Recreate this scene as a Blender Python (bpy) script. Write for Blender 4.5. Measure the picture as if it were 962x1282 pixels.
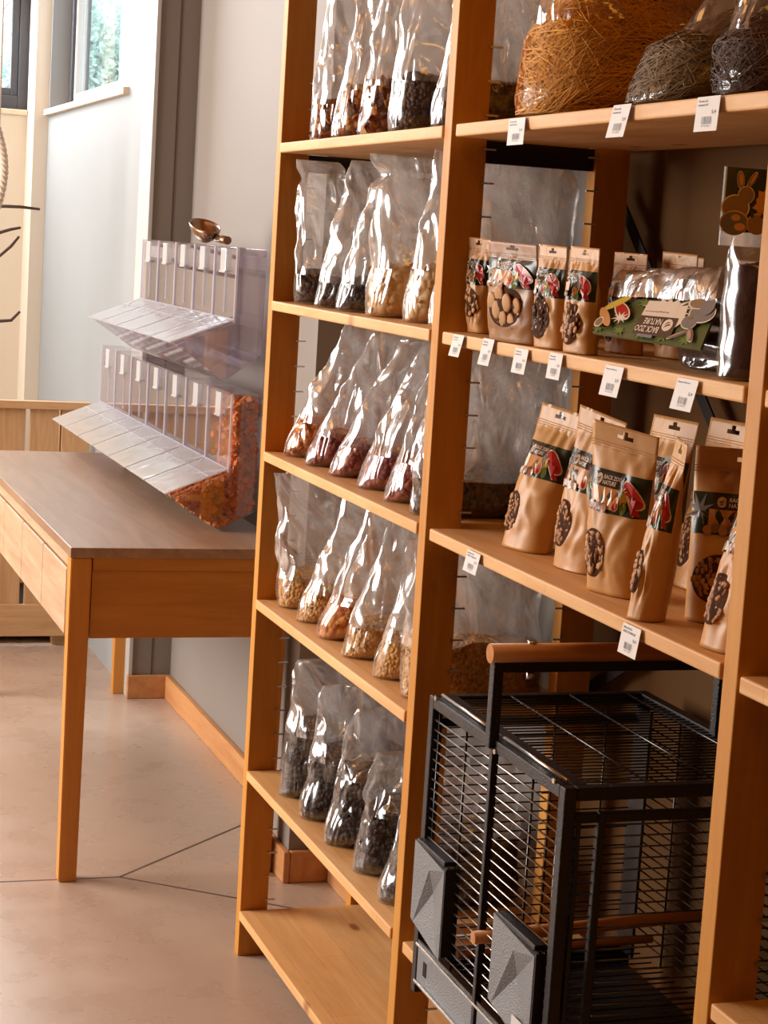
import bpy, bmesh, math, random
from mathutils import Vector, Matrix, noise
from math import sin, cos, pi
random.seed(7)
S = bpy.context.scene
COL = S.collection
for o in list(bpy.data.objects): bpy.data.objects.remove(o)

# ------------------------------------------------------------ camera
CAMZ = 1.42
R_ = Vector((0.94600122, -0.3182689, 0.06153542))
U_ = Vector((-0.01397016, 0.14962458, 0.98864418))
F_ = Vector((0.32386191, 0.93611826, -0.13709877))
FPX = 2422.2
cd = bpy.data.cameras.new('camera'); cam = bpy.data.objects.new('camera', cd); COL.objects.link(cam)
m = Matrix((R_, U_, -F_)).transposed().to_4x4(); m.translation = (0, 0, CAMZ)
cam.matrix_world = m
cd.sensor_fit = 'VERTICAL'; cd.sensor_height = 24; cd.lens = FPX / 1282 * 24
cd.clip_start = 0.05; cd.clip_end = 300
S.camera = cam
C0 = Vector((0, 0, CAMZ))
def ray(x, y): return R_ * ((x - 481) / FPX) - U_ * ((y - 641) / FPX) + F_
def FL(x, y, z=0.0):
    d = ray(x, y); return C0 + d * ((z - CAMZ) / d.z)
def OX(x, y, X):
    d = ray(x, y); return C0 + d * (X / d.x)
def OY(x, y, Y):
    d = ray(x, y); return C0 + d * (Y / d.y)

# ------------------------------------------------------------ world, light, exposure
S.view_settings.view_transform = 'Standard'; S.view_settings.look = 'None'
S.view_settings.gamma = 1; S.view_settings.exposure = -0.08
w = bpy.data.worlds.new('world'); S.world = w; w.use_nodes = True
nt = w.node_tree; bg = nt.nodes['Background']
bg.inputs[0].default_value = (0.93, 0.97, 1.0, 1); bg.inputs[1].default_value = 4.0
S.cycles.max_bounces = 7; S.cycles.diffuse_bounces = 3; S.cycles.glossy_bounces = 3
S.cycles.transmission_bounces = 4; S.cycles.transparent_max_bounces = 40
S.cycles.caustics_reflective = False; S.cycles.caustics_refractive = False
S.cycles.sample_clamp_indirect = 4
def area(name, loc, target, sx, sy, power, color, spread=pi):
    l = bpy.data.lights.new(name, 'AREA'); l.shape = 'RECTANGLE'; l.size = sx; l.size_y = sy
    l.energy = power; l.color = color; l.spread = spread
    o = bpy.data.objects.new(name, l); COL.objects.link(o); o.location = loc
    o.rotation_euler = (Vector(target) - Vector(loc)).to_track_quat('-Z', 'Y').to_euler()
    return o
# daylight through the shop windows (left wall glazing, far window, high side window)
area('daylight_left_glazing', (-2.50, 5.3, 1.75), (1.0, 3.9, 1.20), 2.6, 1.7, 245, (1.0, 0.92, 0.84))
area('daylight_far_window', (0.25, 7.88, 2.45), (0.35, 4.0, 0.6), 1.5, 1.0, 95, (0.96, 0.96, 0.96))
# added warm fill from overhead, no real lamps, turns the shadows orange
area('warm_fill_front', (-0.3, 0.9, 3.0), (0.1, 1.4, 0), 1.2, 0.6, 8.5, (1.0, 0.44, 0.05))
area('warm_fill_back', (-0.7, 4.2, 3.0), (-0.6, 4.2, 0), 1.2, 0.6, 8, (1.0, 0.50, 0.12))

# ------------------------------------------------------------ materials
def new_mat(name):
    m = bpy.data.materials.new(name); m.use_nodes = True
    n = m.node_tree.nodes; l = m.node_tree.links
    return m, n, l, n['Principled BSDF']
def simple(name, col, rough=0.5, metal=0.0, spec=0.5, bump=0.0, bscale=60, var=0.0):
    m, n, l, b = new_mat(name)
    b.inputs['Base Color'].default_value = (*col, 1); b.inputs['Roughness'].default_value = rough
    b.inputs['Metallic'].default_value = metal; b.inputs['Specular IOR Level'].default_value = spec
    if bump or var:
        tc = n.new('ShaderNodeTexCoord'); nz = n.new('ShaderNodeTexNoise'); nz.inputs['Scale'].default_value = bscale
        nz.inputs['Detail'].default_value = 4; l.new(tc.outputs['Object'], nz.inputs['Vector'])
        if bump:
            bp = n.new('ShaderNodeBump'); bp.inputs['Strength'].default_value = bump; bp.inputs['Distance'].default_value = 0.004
            l.new(nz.outputs['Fac'], bp.inputs['Height']); l.new(bp.outputs['Normal'], b.inputs['Normal'])
        if var:
            mx = n.new('ShaderNodeMixRGB'); l.new(nz.outputs['Fac'], mx.inputs[0])
            mx.inputs[1].default_value = (*[c * (1 - var) for c in col], 1); mx.inputs[2].default_value = (*[min(1, c * (1 + var)) for c in col], 1)
            l.new(mx.outputs[0], b.inputs['Base Color'])
    return m
def wood(name, c1, c2, axis='Y', rough=0.55, knots=True, stave=0.0, spec=0.3, seed=0.0):
    m, n, l, b = new_mat(name)
    tc = n.new('ShaderNodeTexCoord'); mp = n.new('ShaderNodeMapping'); l.new(tc.outputs['Object'], mp.inputs[0])
    mp.inputs['Location'].default_value = (seed, seed * 1.7, seed * .6)
    s = {'X': (1.3, 14, 14), 'Y': (14, 1.3, 14), 'Z': (14, 14, 1.3)}[axis]
    mp.inputs['Scale'].default_value = s
    nz = n.new('ShaderNodeTexNoise'); nz.inputs['Scale'].default_value = 1.6; nz.inputs['Detail'].default_value = 5; nz.inputs['Distortion'].default_value = 1.3
    l.new(mp.outputs[0], nz.inputs['Vector'])
    wv = n.new('ShaderNodeTexNoise'); wv.inputs['Scale'].default_value = 9; wv.inputs['Detail'].default_value = 6; wv.inputs['Roughness'].default_value = .7
    l.new(mp.outputs[0], wv.inputs['Vector'])
    ad = n.new('ShaderNodeMath'); ad.operation = 'MULTIPLY_ADD'; l.new(wv.outputs['Fac'], ad.inputs[0]); ad.inputs[1].default_value = .55; l.new(nz.outputs['Fac'], ad.inputs[2])
    rp = n.new('ShaderNodeValToRGB'); rp.color_ramp.elements[0].position = .52; rp.color_ramp.elements[1].position = 1.0
    rp.color_ramp.elements[0].color = (*c1, 1); rp.color_ramp.elements[1].color = (*c2, 1)
    l.new(ad.outputs[0], rp.inputs[0]); out = rp.outputs[0]
    if stave:
        mp2 = n.new('ShaderNodeMapping'); l.new(tc.outputs['Object'], mp2.inputs[0])
        mp2.inputs['Rotation'].default_value = (0, 0, pi / 2)
        br = n.new('ShaderNodeTexBrick'); l.new(mp2.outputs[0], br.inputs['Vector']); br.inputs['Scale'].default_value = 1
        br.inputs['Brick Width'].default_value = .55; br.inputs['Row Height'].default_value = .056; br.inputs['Mortar Size'].default_value = .0006
        br.inputs['Color1'].default_value = (1, 1, 1, 1); br.inputs['Color2'].default_value = (1 - stave,) * 3 + (1,); br.inputs['Mortar'].default_value = (.8, .7, .6, 1)
        mm = n.new('ShaderNodeMixRGB'); mm.blend_type = 'MULTIPLY'; mm.inputs[0].default_value = 1; l.new(out, mm.inputs[1]); l.new(br.outputs['Color'], mm.inputs[2]); out = mm.outputs[0]
    if knots:
        vo = n.new('ShaderNodeTexVoronoi'); mp3 = n.new('ShaderNodeMapping'); l.new(tc.outputs['Object'], mp3.inputs[0])
        mp3.inputs['Scale'].default_value = {'X': (3.2, 6, .6), 'Y': (7, 3.0, .6), 'Z': (7, .6, 2.6)}[axis]; mp3.inputs['Location'].default_value = (seed + .3, seed * 2, .2)
        l.new(mp3.outputs[0], vo.inputs['Vector']); vo.inputs['Scale'].default_value = 1.25
        kr = n.new('ShaderNodeValToRGB'); kr.color_ramp.elements[0].position = .05; kr.color_ramp.elements[1].position = .10
        kr.color_ramp.elements[0].color = (.30, .13, .05, 1); kr.color_ramp.elements[1].color = (1, 1, 1, 1)
        l.new(vo.outputs['Distance'], kr.inputs[0])
        mm = n.new('ShaderNodeMixRGB'); mm.blend_type = 'MULTIPLY'; mm.inputs[0].default_value = .8; l.new(out, mm.inputs[1]); l.new(kr.outputs[0], mm.inputs[2]); out = mm.outputs[0]
    l.new(out, b.inputs['Base Color']); b.inputs['Roughness'].default_value = rough; b.inputs['Specular IOR Level'].default_value = spec
    bp = n.new('ShaderNodeBump'); bp.inputs['Strength'].default_value = .15; bp.inputs['Distance'].default_value = .002
    l.new(wv.outputs['Fac'], bp.inputs['Height']); l.new(bp.outputs['Normal'], b.inputs['Normal'])
    return m
def film(name, base=.2, edge=.55, rough=.12, tint=(.97, .96, .95), milk=.06, bump=.5, scale=22, gcol=(1, 1, 1), dcol=(.92, .80, .70)):
    m, n, l, b = new_mat(name); n.remove(b); out = n['Material Output']
    tr = n.new('ShaderNodeBsdfTransparent'); tr.inputs[0].default_value = (*tint, 1)
    gl = n.new('ShaderNodeBsdfGlossy'); gl.inputs['Roughness'].default_value = rough; gl.inputs['Color'].default_value = (*gcol, 1)
    df = n.new('ShaderNodeBsdfDiffuse'); df.inputs[0].default_value = (*dcol, 1)
    lw = n.new('ShaderNodeLayerWeight'); lw.inputs[0].default_value = .35
    mr = n.new('ShaderNodeMapRange'); mr.inputs[3].default_value = base; mr.inputs[4].default_value = base + edge
    l.new(lw.outputs['Facing'], mr.inputs[0])
    m1 = n.new('ShaderNodeMixShader'); l.new(mr.outputs[0], m1.inputs[0]); l.new(tr.outputs[0], m1.inputs[1]); l.new(gl.outputs[0], m1.inputs[2])
    tl = n.new('ShaderNodeBsdfTranslucent'); tl.inputs[0].default_value = (.9, .87, .85, 1)
    m3 = n.new('ShaderNodeMixShader'); m3.inputs[0].default_value = .6; l.new(df.outputs[0], m3.inputs[1]); l.new(tl.outputs[0], m3.inputs[2])
    m2 = n.new('ShaderNodeMixShader'); m2.inputs[0].default_value = milk; l.new(m1.outputs[0], m2.inputs[1]); l.new(m3.outputs[0], m2.inputs[2])
    l.new(m2.outputs[0], out.inputs[0])
    if bump:
        tc = n.new('ShaderNodeTexCoord'); mp = n.new('ShaderNodeMapping'); mp.inputs['Scale'].default_value = (1, 1, .3)
        l.new(tc.outputs['Object'], mp.inputs[0])
        nz = n.new('ShaderNodeTexNoise'); nz.inputs['Scale'].default_value = scale; nz.inputs['Detail'].default_value = 2; nz.inputs['Distortion'].default_value = .8
        l.new(mp.outputs[0], nz.inputs['Vector'])
        sb = n.new('ShaderNodeMath'); sb.operation = 'SUBTRACT'; sb.inputs[1].default_value = .5; l.new(nz.outputs['Fac'], sb.inputs[0])
        ab = n.new('ShaderNodeMath'); ab.operation = 'ABSOLUTE'; l.new(sb.outputs[0], ab.inputs[0])
        bp = n.new('ShaderNodeBump'); bp.inputs['Strength'].default_value = bump; bp.inputs['Distance'].default_value = .035
        l.new(ab.outputs[0], bp.inputs['Height'])
        for g in (gl, lw, df): l.new(bp.outputs['Normal'], g.inputs['Normal'])
    return m
def granular(name, cols, scale=120, rough=.6, bump=1.0):
    m, n, l, b = new_mat(name)
    tc = n.new('ShaderNodeTexCoord'); vo = n.new('ShaderNodeTexVoronoi'); vo.inputs['Scale'].default_value = scale
    l.new(tc.outputs['Object'], vo.inputs['Vector'])
    rp = n.new('ShaderNodeValToRGB'); rp.color_ramp.interpolation = 'CONSTANT'
    e = rp.color_ramp.elements; e[0].color = (*cols[0], 1); e[1].position = 1 / len(cols); e[1].color = (*cols[1 % len(cols)], 1)
    for i, c in enumerate(cols[2:], 2): x = e.new(i / len(cols)); x.color = (*c, 1)
    sp = n.new('ShaderNodeSeparateColor'); l.new(vo.outputs['Color'], sp.inputs[0]); l.new(sp.outputs[0], rp.inputs[0])
    l.new(rp.outputs[0], b.inputs['Base Color']); b.inputs['Roughness'].default_value = rough; b.inputs['Specular IOR Level'].default_value = .2
    bp = n.new('ShaderNodeBump'); bp.inputs['Strength'].default_value = bump; bp.inputs['Distance'].default_value = .006; bp.invert = True
    l.new(vo.outputs['Distance'], bp.inputs['Height']); l.new(bp.outputs['Normal'], b.inputs['Normal'])
    return m

PINE1, PINE2 = (.60, .25, .085), (.74, .38, .16)
M = {}
M['post'] = wood('pine_post', (.52, .205, .025), (.64, .29, .05), 'Z')
M['board'] = wood('pine_board', (.70, .35, .12), (.84, .50, .22), 'Y', stave=.10)
M['tbl_top'] = wood('table_top_wood', (.28, .17, .11), (.40, .26, .17), 'Y', rough=.30, knots=False, stave=.0, spec=.5)
M['tbl_y'] = wood('table_rail_wood', (.40, .25, .15), (.60, .40, .26), 'Y', rough=.45, knots=False)
M['tbl_x'] = wood('table_apron_wood', (.46, .18, .03), (.58, .25, .05), 'X', rough=.42, knots=False)
M['tbl_leg'] = wood('table_leg_wood', (.52, .20, .035), (.64, .28, .055), 'Z', rough=.42, knots=False)
M['fence_x'] = wood('fence_rail_wood', (.50, .29, .14), (.66, .42, .22), 'X')
M['fence_z'] = wood('fence_slat_wood', (.50, .29, .14), (.66, .42, .22), 'Z')
M['skirt'] = wood('skirting_wood', (.48, .20, .07), (.60, .30, .12), 'Y', knots=False)
M['sill'] = wood('sill_wood', (.62, .46, .33), (.74, .58, .44), 'Y')
M['dowel'] = wood('dowel_wood', (.42, .15, .04), (.60, .25, .08), 'X', rough=.35)
M['wall'] = simple('painted_panel_wall', (.29, .30, .30), .65, spec=.2, bump=.05, bscale=3, var=.04)
M['ceil'] = simple('ceiling_paint', (.26, .10, .025), .8)
M['room'] = simple('brown_shop_wall', (.16, .055, .012), .8)
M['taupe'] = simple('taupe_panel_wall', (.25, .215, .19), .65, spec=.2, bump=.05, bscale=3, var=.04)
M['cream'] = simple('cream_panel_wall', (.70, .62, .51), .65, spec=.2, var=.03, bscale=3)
M['tan'] = simple('tan_shaded_wall', (.13, .062, .022), .9, spec=.1, var=.05, bscale=3)  # tan wall, darkened in its colour for the shade inside the bay
M['trimw'] = simple('white_metal_trim', (.50, .49, .47), .35)
M['winframe'] = simple('anthracite_window_frame', (.06, .062, .075), .4)
M['seal'] = simple('dark_joint_sealant', (.10, .06, .045), .7)
M['pin'] = simple('steel_pin', (.55, .50, .46), .35, .8)
M['blackpl'] = simple('dark_bracket', (.018, .010, .007), .7, spec=.2)
M['hammer'] = simple('hammered_dark_metal', (.009, .004, .003), .40, .0, spec=.35, bump=.4, bscale=420)
M['wire'] = simple('glossy_dark_wire', (.012, .006, .005), .22, .0, spec=.6)
M['litwire'] = simple('lit_front_wire', (.42, .38, .36), .25, .9)  # pale copy of the cage wire, daylight on the front put into its colour
M['grey'] = simple('grey_hammered_panel', (.20, .205, .215), .42, .2, bump=.5, bscale=420)
M['chrome'] = simple('bright_screw', (.6, .57, .53), .25, 1)
M['tray'] = simple('dark_tray', (.010, .005, .004), .4)
M['bark'] = simple('bark', (.10, .06, .04), .8, bump=.6, bscale=90, var=.4)
M['rope'] = simple('cotton_rope', (.62, .50, .40), .85)
M['brass'] = simple('bronze_scoop_metal', (.28, .16, .09), .3, .8)
M['paper'] = simple('price_card', (.70, .64, .60), .6)
M['ink'] = simple('grey_ink', (.14, .12, .12), .6)
M['kraft'] = simple('kraft_paper', (.58, .29, .095), .42, spec=.35, bump=.2, bscale=28, var=.05)
M['kraftdk'] = simple('brown_kraft_paper', (.32, .135, .035), .42, bump=.35, bscale=28, var=.05)
M['lab'] = simple('label_dark_print', (.035, .035, .018), .26, spec=.3)
M['labbrown'] = simple('label_brown_print', (.07, .035, .02), .26, spec=.3)
M['laborange'] = simple('label_orange_print', (.60, .27, .09), .26, spec=.3)
M['labred'] = simple('label_red_print', (.42, .02, .015), .26, spec=.3)
M['labyel'] = simple('label_yellow_print', (.62, .42, .06), .26, spec=.3)
M['labgrn'] = simple('label_green_print', (.13, .17, .03), .26, spec=.3)
M['labdkgrn'] = simple('label_leaf_print', (.07, .085, .02), .26, spec=.3)
M['labwht'] = simple('label_cream_print', (.78, .62, .48), .26, spec=.3)
M['labgry'] = simple('label_grey_print', (.20, .17, .15), .26, spec=.3)
M['labfur'] = simple('label_fur_print', (.26, .15, .08), .26, spec=.3)
M['labpink'] = simple('label_ear_print', (.50, .25, .15), .26, spec=.3)
M['bag'] = film('clear_crinkled_film', base=.20, edge=.62, rough=.19, milk=.24, bump=1.0, scale=14)
M['bagdark'] = film('clear_film_dark_bag', base=.04, edge=.3, rough=.16, tint=(.95, .9, .84), milk=.01, bump=.4, scale=12)
M['bagfoot'] = film('film_lying_on_contents', base=.06, edge=.4, rough=.2, milk=.03, bump=.5)
M['bagblue'] = film('clear_soft_film', base=.15, edge=.60, rough=.2, tint=(.95, .96, .98), milk=.18, bump=.9, scale=14)
M['baghay'] = film('clear_glossy_film', base=.05, edge=.32, rough=.1, tint=(.97, .93, .86), milk=.02, bump=.6, scale=14)
M['acr'] = film('clear_acrylic', base=.06, edge=.40, rough=.03, tint=(.92, .90, .92), milk=.015, bump=0)
M['acrlid'] = film('clear_acrylic_lid', base=.28, edge=.45, rough=.10, tint=(.93, .93, .95), milk=.28, bump=.12, scale=8, dcol=(.95, .97, 1.0))
M['acredge'] = film('acrylic_edge', base=.25, edge=.4, rough=.15, tint=(.72, .68, .84), milk=.65, bump=0, dcol=(.92, .89, 1.0))
M['tick'] = film('clear_ticket_holder', base=.45, edge=.4, rough=.1, tint=(.9, .92, .95), milk=.65, bump=0, dcol=(.95, .96, 1.0))
M['glass'] = film('window_glass', base=.03, edge=.4, rough=.02, tint=(.93, .97, .98), milk=.0, bump=0)
M['dark'] = granular('dark_seed_mix', [(.05, .022, .014), (.09, .04, .02), (.14, .07, .035), (.03, .015, .012)], 130)
M['black'] = granular('black_dried_herbs', [(.012, .006, .005), (.028, .014, .011), (.018, .009, .008), (.045, .024, .016)], 120)
M['flakes'] = granular('orange_brown_flakes', [(.42, .14, .03), (.55, .24, .06), (.22, .06, .02), (.60, .32, .12), (.12, .04, .02)], 75)
M['orange'] = granular('orange_dried_fruit', [(.60, .20, .03), (.70, .28, .05), (.50, .13, .02)], 80)
M['corn'] = granular('golden_grain', [(.66, .34, .09), (.72, .42, .14), (.58, .26, .05)], 150)
M['pale'] = granular('pale_yellow_dried_fruit', [(.74, .46, .20), (.78, .55, .30), (.70, .38, .12)], 70)
M['red'] = granular('dark_red_dried_fruit', [(.30, .06, .04), (.20, .035, .03), (.42, .11, .06)], 90)
M['papaya'] = simple('orange_papaya_dice', (.95, .24, .03), .55, var=.35, bscale=40)
M['flakepc'] = simple('brown_dried_pieces', (.26, .11, .04), .6, var=.5, bscale=40)
M['nut'] = simple('nut_skin', (.34, .15, .06), .6, spec=.25, var=.35, bscale=50)
M['nut2'] = simple('pale_nut', (.50, .25, .09), .6, spec=.25, var=.25, bscale=50)
M['hay'] = simple('golden_hay', (.95, .34, .03), .6, var=.45, bscale=30)
M['haydk'] = simple('green_brown_hay', (.19, .10, .022), .65, var=.5, bscale=30)
M['haybr'] = simple('dark_brown_hay', (.09, .035, .012), .65, var=.5, bscale=30)
M['bed'] = simple('dark_litter', (.045, .014, .007), .85, spec=.2, bump=.8, bscale=70, var=.5)
def concrete():
    m, n, l, b = new_mat('polished_concrete')
    tc = n.new('ShaderNodeTexCoord')
    def nz(sc, det, sx=1):
        t = n.new('ShaderNodeTexNoise'); t.inputs['Scale'].default_value = sc; t.inputs['Detail'].default_value = det; t.inputs['Distortion'].default_value = .1
        l.new(tc.outputs['Object'], t.inputs['Vector']); return t
    a = nz(1.6, 6); c = nz(9, 8)
    mx = n.new('ShaderNodeMixRGB'); mx.inputs[0].default_value = .4; l.new(a.outputs['Fac'], mx.inputs[1]); l.new(c.outputs['Fac'], mx.inputs[2])
    rp = n.new('ShaderNodeValToRGB'); rp.color_ramp.elements[0].position = .25; rp.color_ramp.elements[1].position = .75
    rp.color_ramp.elements[0].color = (.43, .31, .235, 1); rp.color_ramp.elements[1].color = (.54, .41, .32, 1)
    l.new(mx.outputs[0], rp.inputs[0]); l.new(rp.outputs[0], b.inputs['Base Color'])
    rr = n.new('ShaderNodeMapRange'); rr.inputs[3].default_value = .16; rr.inputs[4].default_value = .42; l.new(c.outputs['Fac'], rr.inputs[0]); l.new(rr.outputs[0], b.inputs['Roughness'])
    bp = n.new('ShaderNodeBump'); bp.inputs['Strength'].default_value = .06; bp.inputs['Distance'].default_value = .01; l.new(c.outputs['Fac'], bp.inputs['Height']); l.new(bp.outputs['Normal'], b.inputs['Normal'])
    return m
M['floor'] = concrete()

# ------------------------------------------------------------ mesh helpers
def box(bm, x0, x1, y0, y1, z0, z1, mi=0, bev=0.0):
    t = bmesh.new()
    vs = [t.verts.new((x, y, z)) for x in (x0, x1) for y in (y0, y1) for z in (z0, z1)]
    for f in ((0, 1, 3, 2), (4, 6, 7, 5), (0, 4, 5, 1), (2, 3, 7, 6), (0, 2, 6, 4), (1, 5, 7, 3)):
        t.faces.new([vs[i] for i in f])
    bmesh.ops.recalc_face_normals(t, faces=t.faces)
    if bev: bmesh.ops.bevel(t, geom=list(t.edges), offset=bev, segments=2, affect='EDGES', profile=.5)
    merge(bm, t, mi)
def merge(bm, t, mi=0, mat=None):
    mp = {}
    for v in t.verts: mp[v] = bm.verts.new(mat @ v.co if mat else v.co)
    for f in t.faces:
        try:
            g = bm.faces.new([mp[v] for v in f.verts]); g.material_index = mi if mi is not None else f.material_index; g.smooth = f.smooth
        except ValueError: pass
    t.free()
def tube(bm, pts, r, seg=8, mi=0, cap=True):
    pts = [Vector(p) for p in pts]; rs = r if isinstance(r, (list, tuple)) else [r] * len(pts)
    rings = []; ref = None
    for i, p in enumerate(pts):
        d = (pts[min(i + 1, len(pts) - 1)] - pts[max(i - 1, 0)]).normalized()
        if ref is None: ref = d.orthogonal().normalized()
        a = (ref - d * ref.dot(d)).normalized(); ref = a; b = d.cross(a)
        rings.append([bm.verts.new(p + (a * cos(2 * pi * k / seg) + b * sin(2 * pi * k / seg)) * rs[i]) for k in range(seg)])
    for A, B in zip(rings, rings[1:]):
        for k in range(seg):
            f = bm.faces.new((A[k], A[(k + 1) % seg], B[(k + 1) % seg], B[k])); f.smooth = True; f.material_index = mi
    if cap:
        for q in (rings[0][::-1], rings[-1]):
            f = bm.faces.new(q); f.material_index = mi
def sqbar(bm, a, b, w, h, up=(0, 0, 1), mi=0):
    a = Vector(a); b = Vector(b); d = (b - a).normalized(); s = d.cross(Vector(up)).normalized(); u = s.cross(d)
    vs = [bm.verts.new(p + s * i * w / 2 + u * j * h / 2) for p in (a, b) for i, j in ((-1, -1), (1, -1), (1, 1), (-1, 1))]
    for f in ((3, 2, 1, 0), (4, 5, 6, 7), (0, 1, 5, 4), (1, 2, 6, 5), (2, 3, 7, 6), (3, 0, 4, 7)):
        g = bm.faces.new([vs[i] for i in f]); g.material_index = mi
def obj(name, bm, mats, parent=None, loc=None):
    me = bpy.data.meshes.new(name)
    if isinstance(bm, bmesh.types.BMesh): bm.to_mesh(me); bm.free()
    else: me = bm
    for mm in (mats if isinstance(mats, (list, tuple)) else [mats]): me.materials.append(mm)
    o = bpy.data.objects.new(name, me); COL.objects.link(o)
    if parent:
        o.parent = parent
        if loc is None: o.location = -pworld(parent)
    if loc is not None: o.location = loc
    return o
def pworld(p):
    v = Vector(p.location)
    while p.parent: p = p.parent; v = v + p.location
    return v
def thing(name, label, cat, loc=(0, 0, 0), group=None):
    o = bpy.data.objects.new(name, None); COL.objects.link(o); o.location = loc; o.empty_display_size = .02
    o['label'] = label; o['category'] = cat
    if group: o['group'] = group
    return o
def tag(o, label, cat, group=None):
    o['label'] = label; o['category'] = cat
    if group: o['group'] = group
    return o
def struct(name, bm, mats, label=None, parent=None):
    o = obj(name, bm, mats, parent)
    if not parent: o['kind'] = 'structure'
    if label: o['label'] = label
    return o
B = bmesh.new

# ------------------------------------------------------------ room shell
XW = 1.31; XJ = 1.19; YJ = 5.70; YF = 7.95
b = B(); box(b, -2.75, 1.6, -2.7, YF + .15, -.08, 0); struct('floor', b, M['floor'], 'polished beige concrete floor with thin sawn joints')
b = B(); box(b, -2.75, 1.6, -2.7, YF + .15, 3.1, 3.2); struct('ceiling', b, M['ceil'])
# right wall: behind the shelves, pipe casing, step and window section
b = B()
box(b, XW, XW + .15, 2.74, YJ + .001, 0, 3.1)
box(b, 1.205, XW, 3.99, 4.14, 0, 3.1)
box(b, XJ + .001, XW + .15, YJ, YJ + .03, 0, 3.1)
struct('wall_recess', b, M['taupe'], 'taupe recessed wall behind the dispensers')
b = B()
box(b, XJ, XJ + .13, YJ + .031, 6.15, 0, 3.1)                       # step
W0, W1, WZ = 6.15, 7.73, 1.835
box(b, XJ, XJ + .13, 6.15, YF, 0, WZ)
box(b, XJ, XJ + .13, 6.15, YF, 2.9, 3.1)
box(b, XJ, XJ + .13, W1, YF, WZ, 2.9)
struct('wall_right', b, M['wall'], 'pale painted panel wall with a step and a high window')
b = B(); box(b, XW, XW + .15, -2.6, 2.74, 0, 3.1); struct('wall_side', b, M['tan'], 'tan wall behind the pine shelving, shade painted into its colour')
b = B(); box(b, 1.249, 1.253, YJ - .0015, YJ + .001, 0, 3.1); struct('trim_1', b, M['seal'])
b = B(); box(b, 1.178, XJ + .001, YJ - .006, YJ + .16, 0, 3.1, bev=.002); struct('trim_2', b, M['trimw'], 'pale metal corner strip on the wall step')
# far wall with window
b = B()
fx0, fx1, fz = -.9, 1.155, 1.86
box(b, -2.7, fx0, YF, YF + .15, 0, 3.1); box(b, fx0, fx1, YF, YF + .15, 0, fz); box(b, fx0, fx1, YF, YF + .15, 2.9, 3.1); box(b, fx1, XJ + .01, YF, YF + .15, 0, 3.1)
box(b, 1.135, XJ, W1 + .03, YF, 0, 3.1)
struct('wall_back', b, M['cream'], 'pale far wall with a narrow corner casing')
b = B(); box(b, -2.7, 1.6, -2.7, -2.6, 0, 3.1); struct('wall_front', b, M['room'])
b = B()
box(b, -2.75, -2.6, -2.6, 3.9, 0, 3.1); box(b, -2.75, -2.6, 6.7, YF, 0, 3.1); box(b, -2.75, -2.6, 3.9, 6.7, 0, .8); box(b, -2.75, -2.6, 3.9, 6.7, 2.7, 3.1)
struct('wall_left', b, M['room'])
def skirting(name, segs):
    b = B()
    for s in segs: box(b, *s, 0, .072, bev=.003)
    return struct(name, b, M['skirt'], 'brown wooden skirting board')
skirting('baseboard_right', [(XW - .018, XW, 4.14, YJ - .018), (XW - .018, XW, -2.5, 3.97), (1.19, 1.205, 3.972, 4.14), (1.2055, XW, 3.972, 3.99), (XJ - .015, XW, YJ - .018, YJ)])
skirting('baseboard_back', [(-2.6, 1.13, YF - .015, YF)])
# window 1 (far) and 2 (side)
def window(name, axis, a0, a1, z0, z1, pos, label):
    def bb(bm, p0, p1, q0, q1, d0, d1):
        if axis == 'y': box(bm, p0, p1, pos + d0, pos + d1, q0, q1, bev=.003)
        else: box(bm, pos + d0, pos + d1, p0, p1, q0, q1, bev=.003)
    b = B(); t = .055
    bb(b, a0, a0 + t, z0, z1, 0, .07); bb(b, a1 - t, a1, z0, z1, 0, .07); bb(b, a0 + t, a1 - t, z0, z0 + t, 0, .07); bb(b, a0 + t, a1 - t, z1 - t, z1, 0, .07)
    root = struct(name, b, M['winframe'], label)
    b = B(); s = a0 + t; e = a1 - t; k = .03
    bb(b, s, s + k, z0 + t, z1 - t, .012, .05); bb(b, e - k, e, z0 + t, z1 - t, .012, .05); bb(b, s + k, e - k, z0 + t, z0 + t + k, .012, .05); bb(b, s + k, e - k, z1 - t - k, z1 - t, .012, .05)
    obj('window_sash', b, M['winframe'] if axis == 'y' else M['trimw'], root)
    b = B(); bb(b, s + k, e - k, z0 + t + k, z1 - t - k, .028, .034); obj('window_pane', b, M['glass'], root)
window('window_1', 'y', fx0, fx1, fz, 2.9, YF + .03, 'high dark framed window in the far wall')
window('window_2', 'x', W0, W1, WZ, 2.9, XJ + .07, 'high side window with dark frame above wooden sill')
b = B(); box(b, XJ - .02, XJ + .07, W0 - .02, W1 + .03, WZ - .001, WZ + .022, bev=.003); struct('trim_3', b, M['sill'], 'pale wooden sill under the side window')
b = B(); box(b, fx0 - .03, 1.133, YF - .02, YF + .03, fz - .022, fz, bev=.003); struct('trim_4', b, M['sill'], 'brown wooden sill under the far window')
# left glazing
b = B()
for y in (3.9, 4.83, 5.76, 6.65): box(b, -2.70, -2.64, y, y + .05, .8, 2.7)
box(b, -2.70, -2.64, 3.9, 6.7, .8, .85); box(b, -2.70, -2.64, 3.9, 6.7, 2.65, 2.7); struct('window_3', b, M['winframe'], 'large glazed shop front in the left wall')
# floor joints
def joint(n, p, q):
    b = B(); sqbar(b, (*p, -.0004), (*q, -.0004), .006, .0016); struct(n, b, M['seal'])
J = (.843, 4.069)
joint('trim_5', (-2.6, 4.13), J); joint('trim_6', J, (1.28, 4.47)); joint('trim_7', J, (1.28, 3.73))

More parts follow.
